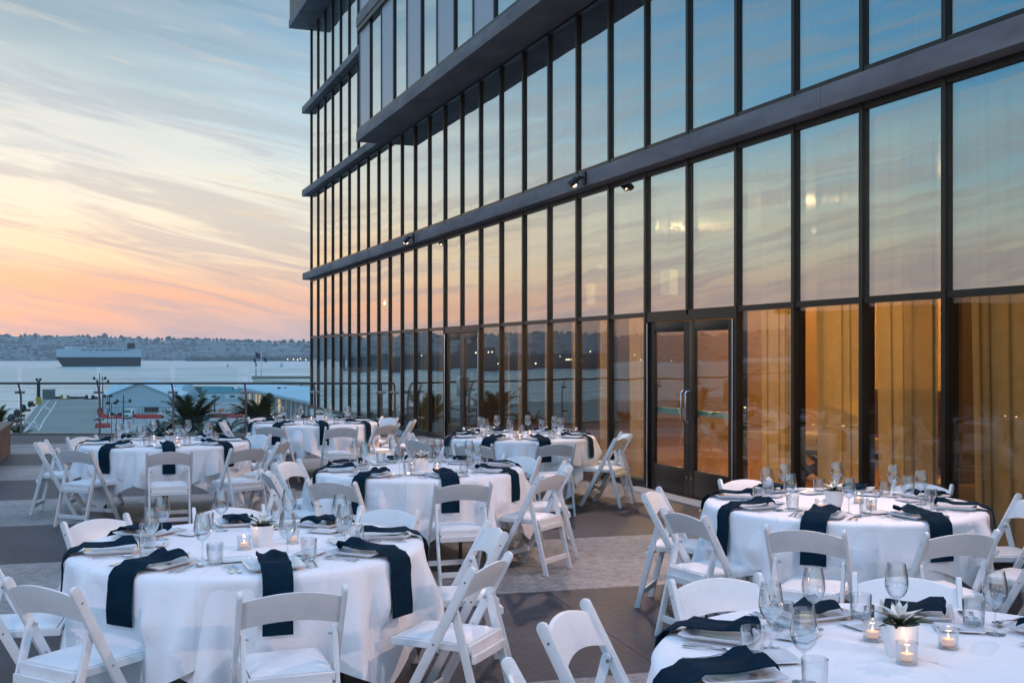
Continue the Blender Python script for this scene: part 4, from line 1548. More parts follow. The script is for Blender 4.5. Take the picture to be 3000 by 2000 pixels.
def curtain(u0, u1, z0, z1, y, m_, label, seed, group=None):
    rnd = random.Random(seed)
    n = max(24, int((u1 - u0) * 60))
    ph = rnd.uniform(0, 6)
    lean = rnd.uniform(-0.1, 0.1)
    w = [rnd.uniform(10, 17), rnd.uniform(26, 40)]
    q = LB(u0, y)

    def fn(i, j):
        t = i / (n - 1)
        s = j / 5.0
        x = (u1 - u0) * t
        amp = 0.05 + 0.035 * sin(t * 5 + ph)
        yy = amp * sin(x * w[0] + ph + lean * s * 3) + 0.022 * sin(x * w[1] + ph * 2)
        gather = 1 - 0.10 * s * abs(sin(ph))
        return (x * gather + lean * s * 0.6, yy, z1 + (z0 - z1) * s)
    mb = MB().grid(n, 6, fn)
    o = link('curtain', mb.mesh('curtain', m_, smooth=True), None, q, ANG)
    tag(o, label, 'curtain', group)
    return o


names = {-2: 'beyond the right picture edge', -1: 'in the rightmost ground floor bay', 0: 'in the second bay from the right', 1: 'in the third bay from the right', 2: 'just right of the near doors',
         5: 'just left of the near doors', 6: 'second bay left of the near doors', 7: 'third bay left of the near doors', 8: 'fourth bay left of the near doors', 9: 'fifth bay left of the near doors',
         10: 'just right of the far doors', 13: 'just left of the far doors', 14: 'second bay left of the far doors', 15: 'third bay left of the far doors'}
for k, wh in names.items():
    off = {5: 0.18, 6: 0.5, 7: 0.45, 8: 0.5, 9: 0.45, 10: 0.4}.get(k, 0.0)
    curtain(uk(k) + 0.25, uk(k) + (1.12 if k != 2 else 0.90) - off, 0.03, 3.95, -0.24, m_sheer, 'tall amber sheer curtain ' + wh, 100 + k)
for k in range(-4, 8):
    curtain(uk(k) + 0.10, uk(k) + 1.10, 4.42, 6.85, -0.26, m_sheer2, 'grey sheer curtain in upper bay ' + ('above ' + names.get(k).replace('in ', 'the one in ') if names.get(k) else 'above the right near door' if k == 3 else 'above the left near door' if k == 4 else 'farthest right' if k == -4 else 'second from the far right'), 300 + k, 'grey sheer curtains on the upper floor')

# ---- wall spotlights on the fascia
spots = []


def spot_fixture(u, label, aims, first=False):
    q = LB(u, FO, 4.235)
    root = thing('wall_spotlight', label, 'spotlight', q, ANG, 'black spotlights on the fascia')
    link('bracket', MB().box(-0.05, 0.05, 0, 0.03, -0.08, 0.10).box(-0.09, 0.09, 0.09, 0.13, -0.01, 0.02).box(-0.02, 0.02, 0.03, 0.10, 0.0, 0.03).mesh('bracket', m_black), root)
    for i, (a_, el) in enumerate(aims):
        # direction in local frame
        d = Vector((cos(R(a_)) * cos(R(el)), sin(R(a_)) * cos(R(el)), sin(R(el))))
        p0 = Vector((-0.07 + 0.14 * i, 0.13, 0.0))
        p1 = p0 + d * 0.17
        hd = link('head', MB().tube([p0, p0 + d * 0.05, p0 + d * 0.06, p1], [0.028, 0.032, 0.046, 0.048], 14, cap=False).mesh('head', m_black, smooth=True), root)
        link('back_cap', MB().ellipsoid(p0, 0.036, 0.036, 0.036, 8, 6).mesh('back_cap', m_black, smooth=True), hd)
        link('lens', MB().tube([p0 + d * 0.140, p0 + d * 0.147], 0.040, 14).mesh('lens', mat('lamp_lens', (1, 0.8, 0.6), 0.3, emit=(1.0, 0.66, 0.40), estr=4)), hd)
        wp = ORG + U * p1.x + U * u + NRM * (p1.y + FO) + Vector((0, 0, 4.235 + p1.z))
        wd = U * d.x + NRM * d.y + Vector((0, 0, d.z))
        spots.append((wp + wd * 0.02, wd))


def k_of(px):
    return ((1.0 / (px - 235)) * 1e4 - 3.954) / 0.4183 * MOD


spot_fixture(k_of(1750), 'twin black spotlight on the fascia above the bay left of the near doors', [(75, -38), (150, -42)])
spot_fixture(k_of(1236), 'far black spotlight on the fascia left of the far doors', [(100, -50), (160, -45)])
L_next = k_of(1750) - (k_of(1236) - k_of(1750))
spots.append((LB(L_next, 0.4, 4.2), (U * 0.15 + NRM * 0.8 + Vector((0, 0, -0.65))).normalized()))
spots.append((LB(L_next - 8.7, 0.4, 4.2), (U * 0.5 + NRM * 0.75 + Vector((0, 0, -0.5))).normalized()))
for i, (p, d) in enumerate(spots):
    l = bpy.data.lights.new('spot', 'SPOT')
    l.energy = SPOT_ENERGY * (1.0 if i < 4 else 1.3)
    l.spot_size = R(95)
    l.spot_blend = 0.8
    l.color = (1.0, 0.68, 0.60)
    l.shadow_soft_size = 0.06
    o = bpy.data.objects.new('spot', l)
    o.location = p
    o.rotation_euler = d.to_track_quat('-Z', 'Y').to_euler()
    COL.objects.link(o)
# lamp of the opposite wing, behind and left of the camera, whose shadows fall to the right on the front table
l = bpy.data.lights.new('wing_spot', 'SPOT')
l.energy = 620
l.spot_size = R(80)
l.spot_blend = 0.7
l.color = (1.0, 0.78, 0.80)
l.shadow_soft_size = 0.07
o = bpy.data.objects.new('wing_spot', l)
o.location = (-5.0, -3.2, 4.6)
o.rotation_euler = (Vector((-1.0, 6.5, 0.5)) - Vector(o.location)).to_track_quat('-Z', 'Y').to_euler()
COL.objects.link(o)

# =================================================================== terrace
terr = link('terrace_floor', MB().poly_up([(-26, -8), (-26, 24.3), (LB(16.2, 0).x + 0.3, 24.3), (LB(-7, 0).x, LB(-7, 0).y), (14, -8)], -0.30, -0.02).mesh('terrace_floor', m_conc))
tag(terr, kind='structure')
# bands of poured paving, each slab its own piece; band normal direction
BD = Vector((-0.27, 0.963, 0)).normalized()
BT = Vector((BD.y, -BD.x, 0))
FAC_X = lambda Y: 7.374 - 0.3833 * Y
bounds = [-6.0, -3.12, -0.9, 1.32, 3.56, 5.79, 7.97, 10.2, 12.43, 14.65, 16.9, 19.1, 21.3, 23.6, 27.0, 31.0]


def clip_poly(poly, a, b, c):
    """keep a*x+b*y<=c"""
    out = []
    for i in range(len(poly)):
        p, q = poly[i], poly[(i + 1) % len(poly)]
        dp, dq = a * p[0] + b * p[1] - c, a * q[0] + b * q[1] - c
        if dp <= 0:
            out.append(p)
        if dp * dq < 0:
            t = dp / (dp - dq)
            out.append((p[0] + (q[0] - p[0]) * t, p[1] + (q[1] - p[1]) * t))
    return out


slab_i = 0
for bi, (s0, s1) in enumerate(zip(bounds, bounds[1:])):
    dark = bi % 2 == 1
    t = -28.0
    while t < 18:
        t1 = t + 6.1
        g = 0.0018
        poly = []
        for ss, tt in ((s0 + g, t + g), (s1 - g, t + g), (s1 - g, t1 - g), (s0 + g, t1 - g)):
            v = BD * ss + BT * tt
            poly.append((v.x, v.y))
        for (a_, b_, c_) in ((0, 1, 24.28), (0, -1, 8), (-1, 0, 25.9), (1, 0.3833, 7.374 - 0.02)):
            poly = clip_poly(poly, a_, b_, c_)
            if len(poly) < 3:
                break
        t = t1
        if len(poly) < 3:
            continue
        cx = sum(p[0] for p in poly) / len(poly)
        cyy = sum(p[1] for p in poly) / len(poly)
        if cyy < 1.0 or abs(cx) > 0.75 * cyy + 3.5:
            if cyy < -3:
                continue
        me = MB().poly_up(poly, -0.02, random.uniform(-0.001, 0.001)).mesh('paving_slab', m_pave_d if dark else m_pave_l, 0.0015, seg=1)
        link('paving_slab', me, terr)
# lower ledge that carries the railing
ledge = link('terrace_ledge', MB().box(-26, -2.3, 24.3, 26.25, -0.6, -0.13).mesh('terrace_ledge', m_conc))
tag(ledge, kind='structure')
lt_ = link('lower_terrace', MB().box(-30, 3, 26.25, 37, -3.0, -2.7).mesh('lower_terrace', m_conc))
tag(lt_, kind='structure')
link('pier_wall', MB().box(-26, 3, 24.6, 26.24, -13, -0.6).mesh('pier_wall', m_conc), ledge)

# planter wall at far left
pw0, pw1 = Vector((-8.95, 20.0, 0)), Vector((-7.0, 14.5, 0))
pl = thing('planter_wall', 'weathered brown concrete planter wall at the left edge', 'planter', (0, 0, 0))
m_pl = mat('weathered_concrete', (0.20, 0.15, 0.115), 0.8, var=0.3, vscale=2.5, bump=0.2, bscale=30, stretch=(1, 1, 0.3))
link('wall', MB().beam((-8.99, 20.0, 0.25), (-6.9, 14.2, 0.25), 0.16, 0.5).mesh('wall', m_pl), pl)
link('wall', MB().beam((-8.93, 19.93, 0.25), (-16, 21.5, 0.25), 0.16, 0.5).mesh('wall', m_pl), pl)
link('coping', MB().beam((-8.99, 20.05, 0.525), (-6.9, 14.15, 0.525), 0.22, 0.05).mesh('coping', m_pl), pl)
link('soil', MB().poly_up([(-9.1, 20.0), (-7.1, 14.2), (-16, 14.2), (-16, 21.3)], 0.02, 0.42).mesh('soil', mat('soil', (0.04, 0.03, 0.02), 0.95)), pl)

# ---- railing
rail = thing('glass_railing', 'frameless glass railing with round steel handrail along the terrace edge', 'railing', (0, 25.9, -0.13))
RX = [(px - 1500) / 3300.0 * 25.9 for px in (921, 719, 506, 289, 58, -160, -378, -600, -820, -1040)]
RXe = (1156 - 1500) / 3300.0 * 25.9
RX = [RXe, (1117 - 1500) / 3300.0 * 25.9] + RX
m_hrail = mat('handrail_paint', (0.05, 0.05, 0.052), 0.35, 0.6)
link('handrail', MB().tube([(RX[-1], -0.08, 1.205), (RXe, -0.08, 1.205)], 0.024, 10).mesh('handrail', m_hrail, smooth=True), rail)
post_me = MB().tube([(0, 0.06, 0), (0, 0.06, 0.85), (0, 0.03, 1.0), (0, -0.05, 1.15), (0, -0.08, 1.19)], [0.027, 0.026, 0.024, 0.022, 0.02], 8).mesh('post', m_rail, smooth=True)
clamp_me = MB().tube([(-0.11, 0.0, 0), (0.11, 0.0, 0)], 0.030, 10).box(-0.025, 0.025, -0.03, 0.05, -0.03, 0.03).mesh('clamp', m_rail, smooth=True)
for i, x in enumerate(RX):
    p = link('post', post_me, rail, (x, 0, 0))
    for zc in (1.0, 0.38):
        link('clamp', clamp_me, p, (0, 0.0, zc))
for i in range(1, len(RX) - 1):
    xa, xb = RX[i + 1] + 0.055, RX[i] - 0.055
    link('glass_pane', MB().box(xa, xb, -0.012, 0.0, 0.07, 1.575).mesh('glass_pane', m_rglass), rail)
link('base_shoe', MB().box(RX[-1], RXe, -0.03, 0.02, 0.0, 0.06).mesh('base_shoe', m_rail), rail)


# ---- palms
def frond_mesh(L, droop, seed, narrow=1.0):
    rnd = random.Random(seed)
    mb = MB()
    pts = []
    n = 12
    for i in range(n + 1):
        t = i / n
        a = R(78) - R(droop) * t ** 1.4
        if i == 0:
            pts.append(Vector((0, 0, 0)))
        else:
            pts.append(pts[-1] + Vector((cos(a), 0, sin(a))) * L / n)
    mb.tube(pts, [0.014 * (1 - 0.8 * i / n) for i in range(n + 1)], 4, cap=False)
    for i in range(2, n * 3):
        t = i / (n * 3)
        f = t * n
        i0 = min(int(f), n - 1)
        p = pts[i0].lerp(pts[i0 + 1], f - i0)
        d = (pts[i0 + 1] - pts[i0]).normalized()
        ll = L * 0.26 * narrow * (sin(pi * min(1, t * 0.85 + 0.15)) ** 0.6) * rnd.uniform(0.8, 1.1)
        for s in (-1, 1):
            dir_ = (d * 0.75 + Vector((0, s * 0.75, 0)) + Vector((0, 0, rnd.uniform(-0.15, 0.22)))).normalized()
            tip = p + dir_ * ll + Vector((0, 0, -ll * 0.15))
            wv = d * 0.016
            mb.add([p - wv, p + wv, p.lerp(tip, 0.6) + wv * 0.8, tip, p.lerp(tip, 0.6) - wv * 0.8], [(0, 1, 2, 3, 4)])
    return mb.mesh('frond', m_palm[seed % 3])


m_palm = [mat('palm_green', (0.060, 0.095, 0.034), 0.55, var=0.3, vscale=4), mat('palm_olive', (0.095, 0.105, 0.040), 0.55, var=0.3, vscale=4), mat('palm_dark', (0.026, 0.048, 0.024), 0.55, var=0.3, vscale=4)]
frond_lib = [frond_mesh(1.0, dr, i) for i, dr in enumerate((25, 45, 65, 90, 115, 35, 80, 130))]
m_trunk = mat('palm_trunk', (0.09, 0.065, 0.045), 0.9, var=0.3, vscale=8, bump=0.4, bscale=25)


def palm(x, y, zc, zg, size, label, n=34, seed=0, group='palms beyond the railing'):
    rnd = random.Random(seed)
    root = thing('palm_tree', label, 'palm', (x, y, zg), 0, group)
    h = zc - zg
    tr = MB()
    tr.tube([(0, 0, 0), (0.03, 0.02, h * 0.4), (0.02, 0, h * 0.8), (0, 0, h + 0.05)], [0.17, 0.13, 0.13, 0.10], 9)
    link('trunk', tr.mesh('trunk', m_trunk, smooth=True), root)
    for i in range(n):
        ring = i / n
        idx = rnd.choice((0, 1, 5) if ring < 0.35 else (1, 2, 5, 6) if ring < 0.7 else (3, 4, 6, 7))
        o = link('frond', frond_lib[idx], root, (0, 0, h + 0.02), rnd.uniform(0, 2 * pi))
        s = size * rnd.uniform(0.8, 1.1)
        o.scale = (s, s, s)
        o.rotation_euler = (0, R(rnd.uniform(-4, 22) if ring < 0.5 else rnd.uniform(10, 45)), rnd.uniform(0, 2 * pi))
    return root


def palm_px(px, Y, py, *a, **k):
    q = P(px, Y, py=py)
    return palm(q.x, q.y, q.z, -2.7, *a, **k)


palm_px(560, 29.5, 1268, 1.15, 'spiky palm in the middle of the railing, behind the back left table', 38, 1)
palm_px(768, 30.5, 1262, 1.15, 'spiky palm in front of the blue roof, behind the far table', 38, 2)
palm_px(470, 28.5, 1300, 0.75, 'low dark palm crown left of the middle palm', 24, 3)
palm_px(655, 28.6, 1300, 0.8, 'low dark palm crown between the two tall palms', 24, 4)
palm_px(-15, 21.5, 1262, 0.55, 'palm crown poking over the planter at the left edge', 26, 5)
palm_px(52, 28.0, 1292, 0.55, 'small low palm behind the planter wall', 20, 6)
palm_px(-420, 29, 1255, 1.1, 'palm outside the left picture edge, seen in the glass', 30, 7)
palm_px(905, 31.0, 1290, 0.9, 'palm close to the glass wall at the railing end', 26, 8)
palm_px(1000, 33.0, 1270, 0.75, 'palm at the foot of the glass wall beyond the railing', 24, 9)

# shrub masses under the palms
sb = MB()
rnd = random.Random(5)
for k in range(2600):
    px = rnd.uniform(380, 720)
    Y = rnd.uniform(27.2, 29)
    top = 1262 + 12 * sin(px * 0.05)
    q = P(px, Y, py=rnd.uniform(top, 1330))
    s = rnd.uniform(0.03, 0.07)
    a, b_ = rnd.uniform(0, 6.28), rnd.uniform(-1, 1)
    v1 = Vector((cos(a), sin(a), b_)).normalized() * s * 2
    v2 = Vector((-sin(a), cos(a), rnd.uniform(-.6, .6))).normalized() * s * 0.5
    sb.add([q - v1, q + v2, q + v1, q - v2], [(0, 1, 2, 3)])
tag(link('shrubbery', sb.mesh('shrubbery', m_palm[2])), 'dark planting below the palms beyond the railing', kind='stuff')

# dark pavilion wing to the left, seen in the glass of the near bays
pv = thing('side_pavilion', 'low dark pavilion opposite the glass wall, seen reflected', 'building', (-15.5, 14.5, 0), R(90))
link('wall', MB().box(-22, 9.0, -1.0, 1.0, 0, 2.85).mesh('wall', mat('dark_plaster', (0.022, 0.020, 0.018), 0.7)), pv)
link('roof', MB().box(-22.4, 9.4, -1.4, 1.4, 2.85, 3.0).mesh('roof', mat('roof_edge', (0.10, 0.09, 0.08), 0.6)), pv)

# =================================================================== chairs
def stile_poly(p0, p1, w, round_top=True, flat_bottom=True):
    """outline in (y, z) of a bar from p0 (foot) to p1 (top), rounded at the top"""
    p0, p1 = Vector((p0[0], p0[1])), Vector((p1[0], p1[1]))
    d = (p1 - p0).normalized()
    n = Vector((-d.y, d.x)) * (w / 2)
    pts = []
    if flat_bottom:
        s = w / 2 * abs(d.x / d.y) if abs(d.y) > 0.1 else 0
        pts = [p0 - n, p0 + n]
        # cut level with the ground
        out = []
        for q in (p0 - n, p0 + n):
            k = (0 - q.y) / d.y
            out.append(q + d * k)
        pts = out
    else:
        pts = [p0 - n, p0 + n]
    if round_top:
        for i in range(9):
            a = pi * i / 8
            c = p1 - d * (w / 2)
            pts.append(c + n * cos(a) + d * (w / 2) * sin(a))
    else:
        pts += [p1 + n, p1 - n]
    return [(q.x, q.y) for q in pts]


CH_H, FOOT = 0.795, 0.43


def stile_y(z):
    return FOOT * (1 - z / CH_H)


SW = 0.226


def make_chair():
    root = link('folding_chair', None)
    st = MB().prism(stile_poly((FOOT, 0), (0, CH_H), 0.046), -0.011, 0.011).mesh('front_leg', m_resin, 0.0055)
    scr = MB().tube([(-0.0125, 0, 0), (0.0125, 0, 0)], 0.0055, 8).mesh('screw', m_steel)
    for s in (-1, 1):
        fl_ = link('front_leg', st, root, (s * (SW - 0.011), 0, 0))
        for z_ in (0.725, 0.43):
            link('screw', scr, fl_, (0, stile_y(z_), z_))
    rl = MB().prism(stile_poly((-0.045, 0), (stile_y(0.60) + 0.005, 0.60), 0.038), -0.010, 0.010).mesh('rear_leg', m_resin, 0.005)
    for s in (-1, 1):
        o = link('rear_leg', rl, root, (s * (SW - 0.034), 0, 0))
        link('bolt', MB().tube([(-0.026, 0, 0), (0.026, 0, 0)], 0.0075, 8).mesh('bolt', m_steel), o, (0, stile_y(0.575), 0.575))
    # curved back panel, arched top and bottom
    W2 = SW - 0.022
    nb = 14

    def bp(i, j):
        t = -1 + 2 * i / nb
        arch = 0.030 * (1 - t * t)
        zt = 0.748 + arch * 1.15
        zb = 0.622 + arch * 1.0
        seq = ((zb, 0.008), (zt, 0.008), (zt, -0.008), (zb, -0.008), (zb, 0.008))[j]
        z = seq[0]
        y = stile_y(z) + seq[1] - 0.016 * (1 - t * t)
        return (t * W2, y, z)
    mb = MB().grid(nb + 1, 5, bp)
    mb.f.append((0, nb + 1, 2 * (nb + 1), 3 * (nb + 1)))
    mb.f.append(tuple(i * (nb + 1) + nb for i in (3, 2, 1, 0)))
    me = bpy.data.meshes.new('backrest')
    bm = bmesh.new()
    vs = [bm.verts.new(v) for v in mb.v]
    for f in mb.f:
        try:
            bm.faces.new([vs[i] for i in f])
        except ValueError:
            pass
    bmesh.ops.remove_doubles(bm, verts=bm.verts, dist=1e-5)
    bmesh.ops.recalc_face_normals(bm, faces=bm.faces)
    es = [e for e in bm.edges if len(e.link_faces) == 2 and e.calc_face_angle(0) > R(50)]
    bmesh.ops.bevel(bm, geom=es, offset=0.005, segments=2, profile=0.6, affect='EDGES', clamp_overlap=True)
    bm.to_mesh(me)
    bm.free()
    me.materials.append(m_resin)
    for p in me.polygons:
        p.use_smooth = True
    me.set_sharp_from_angle(angle=R(40))
    link('backrest', me, root)
    # seat frame: four rails, inside the rear legs
    zs = 0.430
    SI = SW - 0.046
    fr = MB()
    ya, yb = 0.03, 0.445
    for s in (-1, 1):
        fr.box(s * SI - 0.012 if s > 0 else -SI - 0.0, s * SI + 0.0 if s > 0 else -SI + 0.012, ya, yb, zs - 0.034, zs)
    fr.box(-SI + 0.012, SI - 0.012, ya, ya + 0.018, zs - 0.05, zs)
    fr.box(-SI + 0.012, SI - 0.012, yb - 0.018, yb, zs - 0.034, zs)
    fm = fr.mesh('seat_frame', m_resin, 0.003, seg=1)
    f_o = link('seat_frame', fm, root)
    pad = MB()

    def pf(i, j):
        u, v = i / 10.0, j / 10.0
        x = (-1 + 2 * u) * (SI - 0.016)
        y = ya + 0.022 + (yb - ya - 0.044) * v
        e = min(u, 1 - u, v, 1 - v)
        return (x, y, zs + 0.004 + 0.016 * min(1, e * 7) ** 0.5)
    pad.grid(11, 11, pf)
    pad.box(-SI + 0.014, SI - 0.014, ya + 0.02, yb - 0.02, zs - 0.012, zs + 0.0045)
    link('seat_pad', pad.mesh('seat_pad', m_pad, smooth=True), root)
    # stretchers
    link('stretcher', MB().box(-SI + 0.0, SI, -0.045 + 0.022 - 0.01 + 0.012, -0.045 + 0.022 + 0.022, 0.085, 0.125).mesh('stretcher', m_resin, 0.003, seg=1), root)
    y2 = stile_y(0.13)
    link('stretcher', MB().box(-SW + 0.022, SW - 0.022, y2 - 0.009, y2 + 0.009, 0.11, 0.15).mesh('stretcher', m_resin, 0.003, seg=1), root)
    link('crosspiece', MB().box(-SI - 0.0, SI + 0.0, 0.008, 0.028, 0.345, 0.385).mesh('crosspiece', m_resin, 0.003, seg=1), root)
    return root


chair_proto = make_chair()
chair_used = False


def place_chair(x, y, ang, label, group):
    """ang: direction from the chair towards the table (degrees, 90 = away from the camera)"""
    global chair_used
    if not chair_used:
        o = chair_proto
        chair_used = True
    else:
        o = copy_tree(chair_proto)
    o.location = (x, y, 0)
    o.rotation_euler = (0, 0, R(ang) - pi / 2)
    tag(o, label, 'chair', group)
    return o


# =================================================================== tables and settings
TR = 0.885
TH = 0.75
m_ttop = mat('plywood', (0.3, 0.22, 0.14), 0.6)


def drape(half, phi, chairs, off, seed, cham=0.62, naps=()):
    """square cloth of half side `half` laid on the round top"""
    rnd = random.Random(seed)
    nth = 240
    ph = [rnd.uniform(0, 6.28) for _ in range(6)]
    am = [rnd.uniform(0.4, 1.0) for _ in range(6)]
    flat = [0.0, 0.3, 0.55, 0.72, 0.82, TR - 0.03]
    edge = [(TR - 0.012, -0.001), (TR + 0.004 + off * 0.4, -0.006), (TR + 0.012 + off, -0.022)]
    nd = 16

    def fn(i, j):
        th = 2 * pi * i / nth
        a = th - phi
        a4 = (a + pi / 4) % (pi / 2) - pi / 4
        ext = half / cos(a4)
        corner = (abs(a4) / (pi / 4)) ** 3.0
        L = (ext - TR) * (1 - (1 - cham) * corner)
        if j < len(flat):
            r = flat[j]
            w = 0.0012 * sin(r * 9 + th * 3 + ph[0]) if j < 5 else 0
            return (r * cos(th), r * sin(th), TH + 0.006 + off + w)
        j -= len(flat)
        if j < 3:
            r, dz = edge[j]
            return (r * cos(th), r * sin(th), TH + 0.006 + off + dz)
        s = (j - 2) / nd
        z = TH + off - 0.016 - (L - 0.02) * s
        d = (L - 0.02) * s
        wv = (am[0] * sin(th * 11 + ph[0]) + am[1] * sin(th * 17 + ph[1]) + 0.7 * am[2] * sin(th * 7 + ph[2]) + 0.5 * am[3] * sin(th * 29 + ph[3] + s * 1.5))
        wv = math.copysign(abs(wv / 2.0) ** 0.8 * 2.0, wv)
        fold = 0.046 * wv * min(1, d / 0.28)
        flare = 0.05 * d / 0.5 + 0.13 * corner * (d / 0.5) ** 1.1
        # crease beside each corner
        ca = abs(a4) - pi / 4
        fold += 0.045 * min(1, d / 0.3) * math.exp(-((abs(ca) - 0.13) / 0.05) ** 2) * -1
        r = TR + 0.012 + off + max(-0.02, fold + flare)
        dip = 0
        for ca_ in chairs:
            dd = (th - ca_ + pi) % (2 * pi) - pi
            dip = max(dip, math.exp(-(dd / 0.27) ** 4))
        zz_ = max(0, min(1, (0.56 - z) / 0.1))
        r = r + (min(r, TR + 0.004 + off) - r) * dip * zz_
        nd_ = 0
        for ca_ in naps:
            dd = (th - ca_ + pi) % (2 * pi) - pi
            nd_ = max(nd_, math.exp(-(dd / 0.145) ** 4))
        nd_ *= 1 - max(0, min(1, (d - 0.30) / 0.15))
        r = r + (min(r, TR + 0.012 + off) - r) * nd_
        z += 0.012 * sin(th * 5 + ph[4]) * s
        return (r * cos(th), r * sin(th), max(z, 0.012))
    mb = MB().grid(nth, len(flat) + 3 + nd, fn, wrap=True)
    me = bpy.data.meshes.new('tablecloth')
    me.from_pydata(mb.v, [], mb.f)
    bm = bmesh.new()
    bm.from_mesh(me)
    bmesh.ops.remove_doubles(bm, verts=bm.verts, dist=1e-5)
    bmesh.ops.recalc_face_normals(bm, faces=bm.faces)
    bm.to_mesh(me)
    bm.free()
    me.materials.append(m_cloth)
    for p in me.polygons:
        p.use_smooth = True
    return me


# ---- tableware prototypes (meshes shared)
def sqplate(w, d, h, name):
    """square dish with raised rim; full width w x d at the rim"""
    mb = MB()

    def ring(fx, z):
        a, b_ = w / 2 * fx, d / 2 * (1 - (1 - fx) * w / d) if w != d else d / 2 * fx
        c = min(a, b_) * 0.10
        pts = []
        for (sx_, sy_) in ((1, 1), (-1, 1), (-1, -1), (1, -1)):
            for k in range(4):
                aa = {(1, 1): 0, (-1, 1): 90, (-1, -1): 180, (1, -1): 270}[(sx_, sy_)] + 30 * k
                pts.append((sx_ * (a - c) + c * cos(R(aa)), sy_ * (b_ - c) + c * sin(R(aa)), z))
        return pts
    rings = [ring(0.70, 0.0), ring(0.99, h - 0.003), ring(1.0, h), ring(0.97, h + 0.001), ring(0.74, 0.006), ring(0.68, 0.004)]
    n = 16
    o = 0
    for rg in rings:
        mb.v += rg
    for j in range(len(rings) - 1):
        for k in range(n):
            k2 = (k + 1) % n
            mb.f.append((j * n + k, j * n + k2, (j + 1) * n + k2, (j + 1) * n + k))
    mb.f.append(tuple(range(n))[::-1])
    mb.f.append(tuple((len(rings) - 1) * n + k for k in range(n)))
    return mb.mesh(name, m_china, smooth=True)


plate_me = sqplate(0.265, 0.265, 0.024, 'square_plate')
bread_me = sqplate(0.165, 0.125, 0.012, 'bread_plate')


def wineglass():
    base = [(0.0, 0.0), (0.036, 0.0), (0.0365, 0.0015), (0.030, 0.003), (0.010, 0.006), (0.0045, 0.012), (0.0036, 0.03), (0.0034, 0.075), (0.0045, 0.092), (0.0, 0.094)]
    bowl_o = [(0.0035, 0.092), (0.012, 0.096), (0.025, 0.106), (0.036, 0.122), (0.0415, 0.142), (0.0420, 0.160), (0.0390, 0.185), (0.0340, 0.212), (0.0320, 0.225)]
    bowl_i = [(0.0308, 0.225), (0.0328, 0.212), (0.0376, 0.185), (0.0405, 0.160), (0.0400, 0.142), (0.0345, 0.124), (0.0235, 0.1095), (0.011, 0.101), (0.0, 0.0995)]
    return MB().lathe(base, 20).mesh('stem', m_solidglass, smooth=True), MB().lathe(bowl_o + bowl_i, 28).mesh('bowl', m_gbowl, smooth=True)


wg_stem, wg_bowl = wineglass()
tum_out = MB().lathe([(0.036, 0.010), (0.0385, 0.06), (0.040, 0.098), (0.0402, 0.1), (0.0385, 0.1), (0.0372, 0.06), (0.0345, 0.016), (0.0, 0.014)], 28).mesh('tumbler_wall', m_gbowl, smooth=True)
tum_base = MB().lathe([(0.0, 0.0), (0.033, 0.0), (0.0352, 0.002), (0.0358, 0.012), (0.034, 0.0135), (0.0, 0.0125)], 28).mesh('thick_base', m_solidglass, smooth=True)


def fork_mesh():
    mb = MB()
    pts = [(0, -0.095, 0.004), (0, -0.05, 0.003), (0, 0.0, 0.006), (0, 0.035, 0.012), (0, 0.05, 0.009)]
    ws = [0.018, 0.011, 0.006, 0.008, 0.024]
    for (p, w), (q, w2) in zip(zip(pts, ws), zip(pts[1:], ws[1:])):
        mb.add([(-w / 2, p[1], p[2]), (w / 2, p[1], p[2]), (w2 / 2, q[1], q[2]), (-w2 / 2, q[1], q[2]),
                (-w / 2, p[1], p[2] + 0.002), (w / 2, p[1], p[2] + 0.002), (w2 / 2, q[1], q[2] + 0.002), (-w2 / 2, q[1], q[2] + 0.002)],
               [(0, 3, 2, 1), (4, 5, 6, 7), (0, 1, 5, 4), (1, 2, 6, 5), (2, 3, 7, 6), (3, 0, 4, 7)])
    for k in range(4):
        x = -0.0105 + 0.007 * k
        mb.beam((x, 0.05, 0.010), (x, 0.095, 0.006), 0.003, 0.002)
    return mb.mesh('fork', m_cutlery)


def knife_mesh():
    mb = MB()
    mb.box(-0.0075, 0.0075, -0.11, -0.01, 0.001, 0.006)
    mb.add([(-0.006, -0.01, 0.002), (0.006, -0.01, 0.002), (0.009, 0.09, 0.002), (-0.004, 0.115, 0.002), (-0.006, -0.01, 0.0045), (0.006, -0.01, 0.0045), (0.009, 0.09, 0.0035), (-0.004, 0.115, 0.0035)],
           [(0, 3, 2, 1), (4, 5, 6, 7), (0, 1, 5, 4), (1, 2, 6, 5), (2, 3, 7, 6), (3, 0, 4, 7)])
    return mb.mesh('knife', m_cutlery)


def spoon_mesh():
    mb = MB()
    pts = [(-0.09, 0.004, 0.014), (-0.04, 0.003, 0.009), (0.02, 0.008, 0.005), (0.045, 0.012, 0.007)]
    for (p, z, w), (q, z2, w2) in zip(pts, pts[1:]):
        mb.add([(-w / 2, p, z), (w / 2, p, z), (w2 / 2, q, z2), (-w2 / 2, q, z2), (-w / 2, p, z + 0.002), (w / 2, p, z + 0.002), (w2 / 2, q, z2 + 0.002), (-w2 / 2, q, z2 + 0.002)],
               [(0, 3, 2, 1), (4, 5, 6, 7), (0, 1, 5, 4), (1, 2, 6, 5), (2, 3, 7, 6), (3, 0, 4, 7)])

    def bowl(i, j):
        t = i / 12 * 2 * pi
        rr = j / 4
        return (0.0185 * rr * cos(t), 0.072 + 0.028 * rr * sin(t), 0.003 + 0.008 * rr * rr)
    mb.grid(12, 5, bowl, wrap=True)
    return mb.mesh('spoon', m_cutlery, smooth=True)


fork_me, knife_me, spoon_me = fork_mesh(), knife_mesh(), spoon_mesh()


